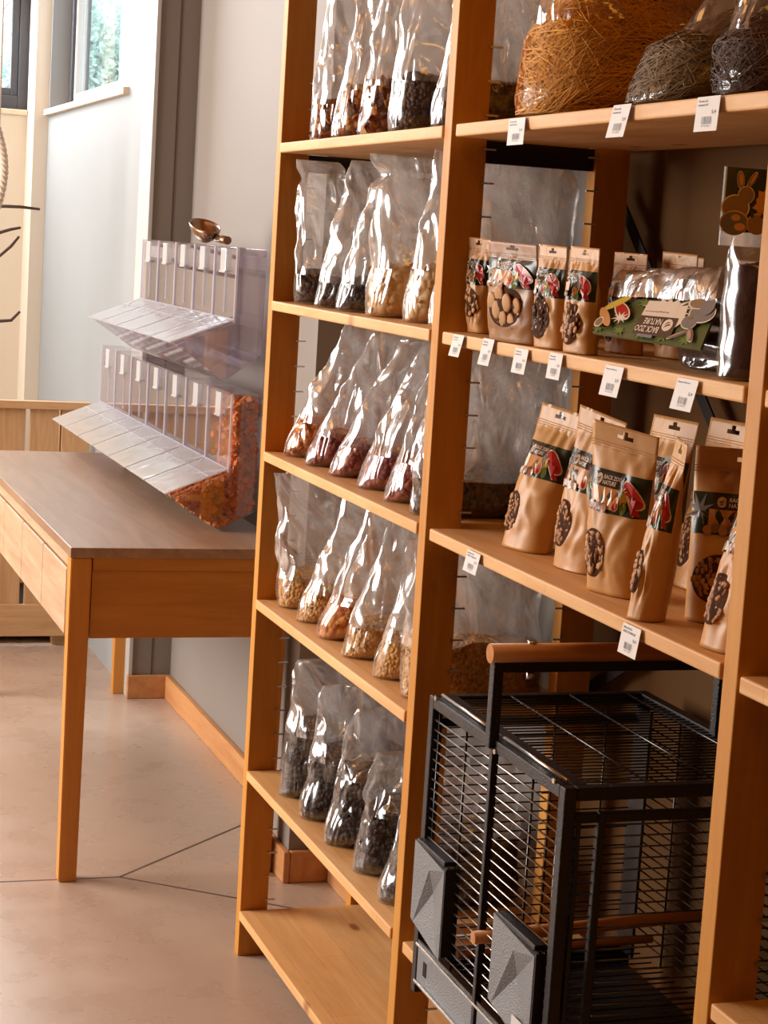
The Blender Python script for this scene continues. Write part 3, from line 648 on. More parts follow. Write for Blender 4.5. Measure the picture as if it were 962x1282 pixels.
# ------------------------------------------------------------ kraft pouches
def pouch(label, bl, br, tl, tr, thick=.045, win=(-.45, .26, .42, .15), dark=False, nuts='nut', seed=0, group='kraft pouches', lab=(.50, .74), round_nuts=False, back=False, winrot=0, slim=False):
    bl, br, tl, tr = map(Vector, (bl, br, tl, tr))
    t = thing('kraft_pouch', label, 'pouch', (bl + br) / 2, group)
    nrm = ((br - bl).cross(tl - bl)).normalized()
    sv = Vector((seed, seed * 2.1, 0))
    zb = bl.z
    def mid(u, v):
        s = (u + 1) / 2; return bl.lerp(br, s).lerp(tl.lerp(tr, s), v)
    def bulge(u, v):
        g = 0 if v > .84 else (math.sin(min(1, (.84 - v) / .55) * pi / 2) ** .8) * (1 - .12 * max(0, .25 - v) / .25)
        e = max(0, 1 - abs(u) ** 3.2) ** .65
        wr = .0035 * (rid(Vector((u * 2.5, v * 5, seed))) - .4) * (1 if .1 < v < .86 else .2)
        return thick / 2 * g * e + wr * e
    def front(u, v, d=0.0):
        p = mid(u, v) + nrm * (bulge(u, v) + d)
        if v < .12: p = p + (tl - bl).normalized() * (-.006 * (1 - abs(u) ** 2) * (1 - v / .12)); 
        if p.z < zb + .0012: p.z = zb + .0012
        return p
    def backf(u, v):
        p = mid(u, v) - nrm * (bulge(u, v) + .0004)
        if p.z < zb + .0012: p.z = zb + .0012
        return p
    nu, nv = 24, 40
    b = B()
    F0 = [[b.verts.new(front(-1 + 2 * i / nu, j / nv)) for i in range(nu + 1)] for j in range(nv + 1)]
    K0 = [[b.verts.new(backf(-1 + 2 * i / nu, j / nv)) for i in range(nu + 1)] for j in range(nv + 1)]
    for j in range(nv):
        for i in range(nu):
            if (j == 37 and 9 <= i <= 14) or (j == 38 and 11 <= i <= 12): continue
            f = b.faces.new((F0[j][i], F0[j][i + 1], F0[j + 1][i + 1], F0[j + 1][i])); f.smooth = True
            f = b.faces.new((K0[j][i], K0[j + 1][i], K0[j + 1][i + 1], K0[j][i + 1])); f.smooth = True
    for i in range(nu):
        b.faces.new((F0[0][i], K0[0][i], K0[0][i + 1], F0[0][i + 1])); b.faces.new((F0[nv][i], F0[nv][i + 1], K0[nv][i + 1], K0[nv][i]))
    for j in range(nv):
        b.faces.new((F0[j][0], F0[j + 1][0], K0[j + 1][0], K0[j][0])); b.faces.new((F0[j][nu], K0[j][nu], K0[j + 1][nu], F0[j + 1][nu]))
    obj('pouch_body', b, M['kraftdk' if dark else 'kraft'], t)
    # embossed zip lines on the seal
    b = B()
    for v in (.855, .87, .885):
        for i in range(nu):
            u0 = -1 + 2 * i / nu; u1 = u0 + 2 / nu
            A = [front(u0, v, .0004), front(u1, v, .0004), front(u1, v + .005, .0011), front(u0, v + .005, .0011)]
            b.faces.new([b.verts.new(p) for p in A])
    obj('zip_seal', b, M['kraftdk' if dark else 'kraft'], t)
    if back: return t
    v0, v1 = lab
    def L(x, y, d): return front(-.985 + 1.97 * x, v0 + y * (v1 - v0), d)
    b = B(); n1, n2 = 24, 10
    G = [[b.verts.new(L(i / n1, j / n2, .0005)) for i in range(n1 + 1)] for j in range(n2 + 1)]
    for j in range(n2):
        for i in range(n1): f = b.faces.new((G[j][i], G[j][i + 1], G[j + 1][i + 1], G[j + 1][i])); f.smooth = True
    lo = obj('printed_label', b, M['lab'], t)
    A = Art(L)
    if not slim:
        A.star(.07, .55, .05, .16, 'labgry', 8, seed=seed, asp=3); A.star(.30, .12, .06, .2, 'labfur', 9, seed=seed + 1, asp=1)
        for s in range(4): A.rect(.16 + s * .11, .10 + 0 * s, .16 + (s + 1) * .11, .60, 'laborange' if not dark else 'laborange')
        for s in range(4): A.rect(.20 + s * .11, .62, .20 + (s + 1) * .11, .93, 'labbrown')
        emblem(A, .275, .775, .045, .13, 'labbrown')
        A.text('BACK ZOO', .34, .79, .60, .89, 'labwht'); A.text('NATURE', .34, .66, .54, .76, 'labwht')
        for q in range(5): A.ell(.16 + q * .075, .10 + .05 * (q % 2), .045, .11, 'labfur' if q % 2 else 'labpink')
        parrots(A, .58, .04, .40, .85)
    else:
        for s in range(3): A.rect(.06 + s * .18, .66, .06 + (s + 1) * .18, .95, 'labbrown')
        emblem(A, .14, .80, .06, .10, 'labbrown'); A.text('BACK ZOO', .22, .81, .56, .90, 'labwht'); A.text('NATURE', .22, .69, .50, .78, 'labwht')
        A.rect(.06, .12, .30, .58, 'laborange'); A.ell(.2, .2, .1, .12, 'labfur')
        parrots(A, .42, .04, .55, .80)
    o = A.done('label_artwork', lo)
    # window with contents
    wu, wv, ru, rv = win
    b = B(); n = 26; rings = []
    def W(rad, a, d):
        x = rad * ru * cos(a); y = rad * rv * sin(a); return front(wu + x * cos(winrot) , wv + y + x * .02, d)
    c = b.verts.new(W(0, 0, .0009))
    prev = None
    for rad in (.33, .66, 1):
        R = [b.verts.new(W(rad, 2 * pi * k / n, .0009)) for k in range(n)]
        for k in range(n):
            if prev is None: f = b.faces.new((c, R[k], R[(k + 1) % n]))
            else: f = b.faces.new((prev[k], R[k], R[(k + 1) % n], prev[(k + 1) % n]))
            f.smooth = True
        prev = R
    wo = obj('window_film', b, M['winfilm'], t)
    b = B(); rnd = random.Random(seed * 13 + 1)
    wpx = (br - bl).length; hpx = (tl - bl).length
    spots = []
    rr = .0125 if round_nuts else .0055
    tries = 0
    while len(spots) < (14 if round_nuts else 70) and tries < 2500:
        tries += 1; a = rnd.uniform(0, 2 * pi); k = math.sqrt(rnd.random()) * .86
        x = k * ru * cos(a); y = k * rv * sin(a)
        if all(((x - q[0]) * wpx / 2) ** 2 + ((y - q[1]) * hpx) ** 2 > (rr * (1.45 if round_nuts else 1.0)) ** 2 for q in spots): spots.append((x, y))
    for x, y in spots:
        p = front(wu + x, wv + y, .0); s = rr * rnd.uniform(.85, 1.1); e = Vector((rnd.uniform(.7, 1.3), rnd.uniform(.7, 1.2), rnd.uniform(.7, 1.3))) if not round_nuts else Vector((1, 1, 1))
        tm = bmesh.new(); bmesh.ops.create_icosphere(tm, subdivisions=2 if round_nuts else 1, radius=s)
        for vv in tm.verts:
            q = Vector((vv.co.x * e.x, vv.co.y * e.y, vv.co.z * e.z)); dn = q.dot(nrm); q -= nrm * dn * .82; vv.co = q
        for f in tm.faces: f.smooth = True
        merge(b, tm, rnd.choice((0, 0, 1)), Matrix.Translation(p))
    no = obj('nuts', b, [M[nuts], M['nut2' if nuts == 'nut' else nuts]], wo); no['kind'] = 'stuff'
    return t
M['winfilm'] = simple('dark_window_film', (.07, .028, .014), .75, spec=.05)
def vx(a, x=0, y=0, z=0): return Vector(a) + Vector((x, y, z))
Z3 = 1.012; Z2 = 1.300
def quadpx(bl, br, tl, tr, z):
    a = FL(*bl, z); c = FL(*br, z); return a, c, OY(*tl, a.y), OY(*tr, c.y)
G3 = 'large kraft pouches on the middle near shelf'
g = 'large kraft pouches on the middle near shelf'
a = quadpx((634, 681), (684, 695), (680, 503), (731, 520), Z3)
pouch('large kraft pouch leaning back, leftmost of the big pouches', *a, .05, (-.55, .24, .45, .14), seed=1, group=g)
a = quadpx((699, 706), (752, 722), (727, 506), (786, 530), Z3)
pouch('large kraft pouch second from left with shiny label', *a, .05, (-.45, .28, .45, .15), seed=2, group=g)
a = quadpx((740, 735), (803, 752), (743, 524), (826, 548), Z3)
pouch('large upright kraft pouch with big oval window, front centre', *a, .05, (-.38, .25, .46, .145), seed=3, group=g)
a = quadpx((792, 771), (826, 780), (848, 546), (862, 556), Z3)
pouch('kraft pouch seen nearly edge on, leaning right', *a, .045, (-.4, .25, .45, .12), seed=4, group=g)
pouch('kraft pouch turned into shade behind the edge on pouch', (1.055, 1.965, Z3), (1.155, 1.900, Z3), (1.065, 1.990, Z3 + .20), (1.175, 1.925, Z3 + .20), .05, (-.4, .25, .5, .14), seed=5, group=g)
pouch('kraft pouch half hidden by the near upright', (1.015, 1.838, Z3), (1.03, 1.765, Z3), (1.055, 1.84, Z3 + .20), (1.07, 1.765, Z3 + .20), .05, (-.35, .25, .5, .14), seed=6, group=g)
for k, (x, y, dx, dz, lb) in enumerate(((1.150, 2.33, .03, .205, 'kraft pouch behind the second large pouch'), (1.165, 2.20, .03, .215, 'kraft pouch at the back behind the centre pouch'),
        (1.160, 2.06, .03, .21, 'kraft pouch at the back near the diagonal brace'), (1.20, 1.86, .02, .205, 'kraft pouch at the back beside the near upright'))):
    pouch(lb, (x, y, Z3), (x + .01, y - .11, Z3), (x + dx, y, Z3 + dz), (x + dx + .01, y - .11, Z3 + dz), .045, seed=10 + k, group=g, back=(k > 5))
g = 'small kraft pouches on the upper near shelf'
a = quadpx((590, 416), (613, 419), (586, 296), (614, 300), Z2); pouch('slim kraft pouch against the middle upright', *a, .03, (-.1, .33, .75, .15), seed=21, group=g, slim=True, lab=(.52, .78), nuts='nut2')
a = quadpx((616, 425), (676, 434), (612, 301), (673, 307), Z2); pouch('broad brown pouch with round hazelnuts in oval window', *a, .035, (.05, .37, .62, .20), dark=True, seed=22, group=g, round_nuts=True, lab=(.56, .84), nuts='nut2')
a = (Vector((.995, 2.312, Z2)), Vector((1.005, 2.247, Z2)), Vector((.993, 2.325, Z2 + .132)), Vector((1.003, 2.257, Z2 + .130))); pouch('slim kraft pouch of dark fruit beside the hazelnut pouch', *a, .03, (-.2, .30, .72, .20), seed=23, group=g, slim=True, lab=(.50, .78), nuts='dark')
a = (Vector((.996, 2.222, Z2)), Vector((1.006, 2.160, Z2)), Vector((.996, 2.230, Z2 + .132)), Vector((1.006, 2.166, Z2 + .130))); pouch('slim kraft pouch with shiny label, fourth from the upright', *a, .03, (-.2, .28, .72, .19), seed=24, group=g, slim=True, lab=(.50, .78))
a = (Vector((1.112, 2.205, Z2)), Vector((1.127, 2.138, Z2)), Vector((1.112, 2.208, Z2 + .132)), Vector((1.127, 2.142, Z2 + .130))); pouch('slim kraft pouch beside the lying bag', *a, .03, (-.2, .32, .7, .18), seed=25, group=g, slim=True, lab=(.48, .80))
for k, (x, y, lb) in enumerate(((1.075, 2.41, 'small kraft pouch behind the hazelnut pouch'), (1.080, 2.28, 'small kraft pouch behind the dark fruit pouch'), (1.165, 2.29, 'small kraft pouch behind the shiny slim pouch'), (1.185, 2.17, 'dark small pouch at the back of the upper near shelf'), (1.22, 2.09, 'small dark pouch close to the diagonal brace'))):
    pouch(lb, (x, y, Z2), (x + .01, y - .075, Z2), (x, y, Z2 + .128), (x + .01, y - .075, Z2 + .127), .03, seed=30 + k, group=g, slim=True, dark=(k > 2))

# ------------------------------------------------------------ lying bag with printed header card
t = make_bag('lying clear bag with upside down printed animal header card', 1.045, 1.15, 1.98, .185, Z2, .105, 1.05, 1.14, 0, .075, 'bed', 201, None, 'bagdark', name='bedding_bag', crease=.6)
c00, c10 = OX(742, 416, .985), OX(877, 437, .985)
c01, c11 = OX(786, 348, 1.055), OX(915, 345, 1.055)
hc = [c00, c10, c11, c01]
nh = ((hc[1] - hc[0]).cross(hc[3] - hc[0])).normalized()
def plate(b, q, n, th, mi=0):
    A = [b.verts.new(p) for p in q]; K = [b.verts.new(p - n * th) for p in q]
    b.faces.new(A).material_index = mi; b.faces.new(K[::-1]).material_index = mi
    for i in range(len(q)): b.faces.new((A[i], K[i], K[(i + 1) % len(q)], A[(i + 1) % len(q)])).material_index = mi
def lp(x, y, d=0):   # x left->right, y bottom->top on card
    return hc[0].lerp(hc[1], x).lerp(hc[3].lerp(hc[2], x), y) + nh * d
b = B(); plate(b, [lp(0, 0), lp(1, 0), lp(1, .62), lp(0, .62)], nh, .003); card = obj('header_card', b, M['labdkgrn'], t)
b = B()
nn = 16
R = [[b.verts.new(lp(i / nn, .60 + .55 * j / 8, .003 + .010 * sin(pi * j / 8) + .003 * rid(Vector((i * .4, j * .5, 3))) - .02 * max(0, j - 6))) for i in range(nn + 1)] for j in range(9)]
for j in range(8):
    for i in range(nn): f = b.faces.new((R[j][i], R[j][i + 1], R[j + 1][i + 1], R[j + 1][i])); f.smooth = True
obj('film_neck', b, M['bag'], t)
A = Art(lambda x, y, d: lp(1 - x, .62 - .62 * y, d), .0005)   # artwork printed upside down
for q in range(10): A.star(.05 + q * .1, .12 + .75 * (q % 2), .03, .08, 'labgrn', 7, seed=q, asp=2)
A.star(.42, .25, .12, .26, 'labwht', 14, seed=3, asp=1.5); A.poly([(.24, .12), (.40, .2), (.42, .7), (.30, .75), (.22, .5)], 'labwht')
A.rect(.32, .06, .62, .44, 'labwht'); A.text('knaagdierhooi', .38, .30, .60, .35, 'labgry')
A.rect(.27, .44, .62, .90, 'labbrown'); emblem(A, .34, .62, .045, .14, 'labbrown')
A.text('BACK ZOO', .395, .69, .61, .84, 'labwht'); A.text('NATURE', .395, .50, .56, .65, 'labwht')
A.rect(.42, .90, .56, .97, 'ink')
# rabbit (right side when upside down = left in artwork)
def rabbit(A, cx, cy, s, sy, fur='labgry', ear='labpink'):
    for g, m1 in ((1.12, 'labwht'), (1.0, fur)):
        A.ell(cx - .30 * s, cy + .62 * sy, .16 * s * g, .34 * sy * g, m1, .15); A.ell(cx + .24 * s, cy + .66 * sy, .12 * s * g, .36 * sy * g, m1, -.55)
        A.ell(cx - .45 * s, cy - .55 * sy, .60 * s * g, .50 * sy * g, m1); A.ell(cx, cy, .36 * s * g, .34 * sy * g, m1)
    A.ell(cx - .30 * s, cy + .64 * sy, .10 * s, .25 * sy, ear, .15); A.ell(cx + .27 * s, cy + .70 * sy, .06 * s, .26 * sy, ear, -.55)
    A.ell(cx + .10 * s, cy + .05 * sy, .05 * s, .05 * sy, 'ink'); A.ell(cx + .05 * s, cy - .22 * sy, .16 * s, .08 * sy, 'labfur')
rabbit(A, .16, .52, .17, .42)
A.ell(.14, .10, .09, .14, 'labwht'); A.ell(.14, .10, .075, .12, 'labfur')
A.ell(.05, .16, .06, .2, 'labgry')
A.ell(.80, .42, .075, .24, 'labwht', .3); A.ell(.80, .42, .062, .21, 'labred', .3); A.star(.78, .60, .03, .10, 'labwht', 9, seed=6, asp=2)
A.ell(.89, .22, .055, .24, 'labyel', -.4); A.ell(.93, .62, .05, .26, 'laborange', .3); A.ell(.955, .78, .04, .14, 'labwht'); A.ell(.955, .78, .032, .11, 'labfur')
A.done('card_artwork', card)

# ------------------------------------------------------------ standing bag with rabbit card
t = make_bag('upright clear bag of dark bedding under a rabbit picture card', .995, 1.19, 1.822, .115, Z2, .155, 1.00, 1.19, 0, .118, 'bed', 202, None, 'bagdark', name='bedding_bag', crease=.45)
q0 = OY(902.5, 289, 1.80); q1 = OY(905, 208, 1.80); wdt = .115
b = B(); box(b, q0.x, q0.x + wdt, 1.799, 1.803, q0.z, q1.z); card = obj('picture_card', b, M['lab'], t)
b = B(); box(b, q0.x + .002, q0.x + .11, 1.8035, 1.806, 1.44, q0.z + .02); obj('card_tab', b, M['bag'], t)
hh = q1.z - q0.z
A = Art(lambda x, y, d: Vector((q0.x + x * hh, 1.799 - d, q0.z + y * hh)), .0005)
A.star(.80, .46, .22, .33, 'laborange', 12, seed=9)
A.rect(0, 0, .018, 1, 'labwht')
rabbit(A, .38, .58, .38, .37, 'labfur', 'laborange')
A.ell(.20, .14, .26, .20, 'laborange'); A.ell(.20, .13, .24, .18, 'ink'); A.ell(.22, .22, .08, .05, 'laborange'); A.ell(.30, .08, .10, .06, 'laborange')
A.ell(.60, .14, .19, .17, 'laborange'); A.ell(.60, .13, .17, .155, 'labfur'); A.ell(.50, .27, .035, .04, 'labbrown'); A.ell(.69, .27, .035, .04, 'labbrown'); A.ell(.56, .20, .016, .016, 'ink')
A.done('card_artwork', card)
make_bag('crumpled empty clear bag behind the lying bag', 1.17, 1.262, 1.92, .07, Z2, .155, 1.19, 1.26, -.02, .02, 'bed', 203, None, 'bag')

# ------------------------------------------------------------ price tags
tagdata = [(638, 148, 660, 182, 'leftmost of the three on the top near shelf'), (769, 131, 793, 172, 'centre one of the three on the top near shelf'), (874, 121, 905, 165, 'rightmost of the three on the top near shelf'),
 (569, 417, 583, 447, 'beside the middle upright under the slim pouch'), (606, 422, 621, 458, 'below the hazelnut pouch'), (646, 434, 664, 468, 'below the dark fruit pouch'), (689, 440, 707, 475, 'below the shiny slim pouch'),
 (759, 455, 784, 497, 'below the left end of the lying bag'), (849, 471, 878, 515, 'below the right end of the lying bag'), (586, 686, 604, 718, 'left one on the big pouch shelf'), (781, 777, 806, 822, 'right one on the big pouch shelf')]
for k, (a0, b0, a1, b1, lb) in enumerate(tagdata):
    X = .9785
    p0 = OX(a0, b0, X); p1 = OX(a1, b0, X); pb = OX((a0 + a1) / 2, b1, X)
    zt = p0.z - .001; zb_ = pb.z; yw = max(.036, abs(p0.y - p1.y) * .92); slant = random.Random(k).uniform(-.006, .008) * (1 if k != 0 else 2)
    y0 = p0.y - .002
    t = thing('price_tag', 'small white price card with barcode, ' + lb, 'price tag', (X, y0 - yw / 2, zb_), 'price cards clipped to the shelf edges')
    def T(x, y, d): return Vector((X - .0008 - d - .006 * (1 - y), y0 - yw * x - slant * (1 - y), zb_ + (zt - zb_) * y))
    b = B(); plate(b, [T(0, 0, 0), T(1, 0, 0), T(1, 1, 0), T(0, 1, 0)], Vector((-1, 0, 0)), .0005); cardo = obj('card', b, M['paper'], t)
    A = Art(T, .0002); 
    if k >= 9: A.text('MELANGE', .08, .84, .55, .91, 'ink'); A.text('INSECTENBROK', .08, .71, .78, .79, 'ink')
    elif k in (7, 8): A.text('Bunny Nature', .08, .84, .66, .91, 'ink')
    else: A.text('Snack', .08, .84, .5, .91, 'ink'); A.text('naturel', .08, .73, .5, .80, 'ink')
    A.text('5,4', .70, .48, .88, .60, 'ink')
    x = .30; r2 = random.Random(k)
    while x < .72:
        w2 = r2.choice((.012, .02, .03)); A.rect(x, .20, x + w2, .42, 'ink'); x += w2 + r2.choice((.015, .025))
    A.text('8712345', .34, .13, .68, .17, 'ink')
    A.done('print', cardo)

# ------------------------------------------------------------ dispensers
def dispenser(label, y0, nb, pitch, z, fillbins, grp):
    # z: dict of profile heights
    xb, xf, xl, xv = 1.172, 1.105, .968, 1.085
    zt, zf, zl, zv, zbk = z
    t = thing('gravity_dispenser', label, 'dispenser', (xb, y0, zv), grp)
    prof = [(xb, zt), (xf, zt), (xf, zf), (xl, zl), (xv, zv), (xb, zbk)]
    for i in range(nb):
        ya = y0 + i * pitch; yb = ya + pitch
        b = B(); 
        pr = prof
        V0 = [b.verts.new((px, ya + .0015, pz)) for px, pz in pr]; V1 = [b.verts.new((px, ya + .0045, pz)) for px, pz in pr]
        b.faces.new(V0); b.faces.new(V1[::-1])
        for k in range(len(pr)):
            f = b.faces.new((V0[k], V1[k], V1[(k + 1) % len(pr)], V0[(k + 1) % len(pr)])); f.material_index = 1
        bn = obj('bin', b, [M['acr'], M['acredge']], t)
        bn.name = 'bin'
        # back, bottom and top panels
        b = B(); box(b, xb - .003, xb, ya + .005, yb, zbk, zt - .003)
        sqb = [((xl, zl), (xv, zv)), ((xv, zv), (xb, zbk))]
        for (pa, pb) in sqb:
            dx, dz = pb[0] - pa[0], pb[1] - pa[1]; L = math.hypot(dx, dz); nx, nz = dz / L * .0025, -dx / L * .0025
            if nz < 0: nx, nz = -nx, -nz
            q = [Vector((pa[0], ya + .005, pa[1])), Vector((pb[0], ya + .005, pb[1])), Vector((pb[0], yb, pb[1])), Vector((pa[0], yb, pa[1]))]
            n = Vector((nx, 0, nz)); A = [b.verts.new(p) for p in q]; K = [b.verts.new(p + n) for p in q]
            b.faces.new(A); b.faces.new(K[::-1])
            for s in range(4): b.faces.new((A[s], K[s], K[(s + 1) % 4], A[(s + 1) % 4]))
        obj('hopper_panel', b, M['acr'], bn)
        b = B(); box(b, xf - .003, xb - .003, ya + .005, yb, zt - .003, zt, bev=.0008); obj('top_panel', b, M['acr'], bn)
        b = B(); box(b, xf - .003, xf - .0004, ya + .005, yb - .002, zf + .002, zt - .004); fp = obj('front_panel', b, M['acr'], bn)
        b = B(); e = .0035
        for q in ((xf - .006, xf - .0031, ya + .001, ya + .001 + e, zf, zt), (xf - .006, xf - .0031, yb - e - .001, yb - .001, zf, zt), (xf - .006, xf - .0031, ya + .10, ya + .1025, zf + .02, zt - .06), (xf - .006, xf - .0031, ya + e, yb - e, zf + .006, zf + .0085)): box(b, *q)
        obj('edge_strip', b, M['acredge'], bn)
        b = B(); box(b, xf - .010, xf - .0062, ya + .085, ya + .135, zt - .058, zt - .004, bev=.001); box(b, xf - .012, xf - .0062, ya + .083, ya + .137, zt - .060, zt - .056); obj('ticket_holder', b, M['tick'], bn)
        # lid, hinged at the foot of the front panel, sloping out
        b = B(); q = [Vector((xf - .007, ya + .006, zf + .004)), Vector((xf - .007, yb - .006, zf + .004)), Vector((xl - .012, yb - .006, zl + .004)), Vector((xl - .012, ya + .006, zl + .004))]
        n = (q[1] - q[0]).cross(q[3] - q[0]).normalized(); n = n if n.z > 0 else -n
        A = [b.verts.new(p) for p in q]; K = [b.verts.new(p + n * .003) for p in q]
        b.faces.new(A); b.faces.new(K[::-1])
        for s in range(4): f = b.faces.new((A[s], K[s], K[(s + 1) % 4], A[(s + 1) % 4])); f.material_index = 1
        for a_, c_ in ((q[0], q[2]), (q[1], q[3])):
            c2 = a_.lerp(c_, .42); sqbar(b, a_ + n * .0035, c2 + n * .0035, .0015, .001, up=n, mi=1)
        sqbar(b, q[0].lerp(q[3], .3) + n * .004, q[1].lerp(q[2], .3) + n * .004, .002, .001, up=n, mi=1)
        obj('lid', b, [M['acrlid'], M['acredge']], bn)
        if i in fillbins:
            mt, lvl, kind = fillbins[i]
            b = B(); rnd = random.Random(i + nb)
            def inside(x, zz):
                if x > xb - .008 or x < xl + .012: return False
                if zz > zf and x < xf + .008: return False
                if x < xf and zz > zl + (zf - zl) * (x - xl) / (xf - xl) - .012: return False
                lo = zv + (zl - zv) * (xv - x) / (xv - xl) if x < xv else zv + (zbk - zv) * (x - xv) / (xb - xv)
                if zz < lo + .006: return False
                top = lvl + (x - xf) * .4 + .012 * noise.noise(Vector((x * 30, 0, i)))
                return zz < min(top, zt - .01)
            N = 1500 if kind == 'big' else 500; c = 0; tr = 0
            while c < N and tr < N * 40:
                tr += 1; x = rnd.uniform(xl, xb); zz = rnd.uniform(zv, zt); yy = ya + .010 + (rnd.random() ** 2.2) * (pitch - .02)
                if not inside(x, zz): continue
                c += 1; s = rnd.uniform(.0050, .0085); tm = bmesh.new(); bmesh.ops.create_cube(tm, size=s * 1.6)
                e2 = Matrix.Rotation(rnd.uniform(0, 6), 4, Vector((rnd.gauss(0, 1), rnd.gauss(0, 1), rnd.gauss(0, 1)))); merge(b, tm, 0, Matrix.Translation((x, yy, zz)) @ e2)
            obj('dried_fruit', b, M[mt], bn)['kind'] = 'stuff'
    # end plate closing the far end
    b = B(); ya = y0 + nb * pitch
    V0 = [b.verts.new((px, ya, pz)) for px, pz in prof]; V1 = [b.verts.new((px, ya + .003, pz)) for px, pz in prof]
    b.faces.new(V0); b.faces.new(V1[::-1])
    for k in range(len(prof)): f = b.faces.new((V0[k], V1[k], V1[(k + 1) % len(prof)], V0[(k + 1) % len(prof)])); f.material_index = 1
    obj('end_panel', b, [M['acr'], M['acredge']], t)
    b = B(); box(b, xb + .0002, 1.2045, y0 + .01, y0 + nb * pitch * .0 + 1.38 if y0 + 1.38 < YJ else 1.39, zt - .05, zt - .02)
    box(b, xb + .0002, 1.188, 0, 0, 0, 0) if 0 else None
    obj('wall_rail', b, M['tick'], t)
    return t
GD = 'clear gravity bin banks on the table'
dispenser('lower bank of seven clear lidded gravity bins resting on table', 4.29, 7, .2345, (1.058, .878, .820, .7425, .790), {0: ('papaya', 1.035, 'big'), 1: ('flakepc', .83, 's'), 2: ('flakepc', .87, 's'), 4: ('flakepc', .84, 's')}, GD)
dispenser('upper bank of five clear lidded gravity bins above lower bank', 4.31, 5, .2135, (1.391, 1.220, 1.164, 1.086, 1.147), {}, GD)

# scoop on top of the upper bank
def scoop():
    c = OX(256, 295, 1.135); t = thing('food_scoop', 'bronze coloured metal scoop lying on the upper dispenser', 'scoop', (c.x, c.y, 1.392))
    b = B(); n = 24; outer = []
    for j in range(7):
        a = j / 6 * pi / 2; r = sin(a); z = 1 - cos(a)
        outer.append([b.verts.new((c.x + .038 * r * cos(2 * pi * k / n), c.y + .070 * r * sin(2 * pi * k / n), 1.393 + .030 * z + .016 * r * (1 + sin(2 * pi * k / n)) - .0)) for k in range(n)] if j else None)
    inner = [[b.verts.new(v.co + Vector(((c.x - v.co.x) * .05, (c.y - v.co.y) * .05, .0015 if r < 5 else 0))) for v in row] for r, row in enumerate(outer[1:])]
    O = outer[1:]
    b.faces.new(O[0][::-1]); b.faces.new(inner[0])
    for A_ in (O, inner):
        for P, Q in zip(A_, A_[1:]):
            for k in range(n):
                vs = (P[k], P[(k + 1) % n], Q[(k + 1) % n], Q[k]); f = b.faces.new(vs if A_ is O else vs[::-1]); f.smooth = True
    for k in range(n): b.faces.new((O[-1][k], O[-1][(k + 1) % n], inner[-1][(k + 1) % n], inner[-1][k]))
    obj('bowl', b, M['brass'], t)
    b = B(); tube(b, [(c.x + .018, c.y - .050, 1.408), (c.x + .026, c.y - .085, 1.406), (c.x + .032, c.y - .115, 1.404)], [.009, .010, .0105], 14); obj('handle', b, M['brass'], t)
scoop()

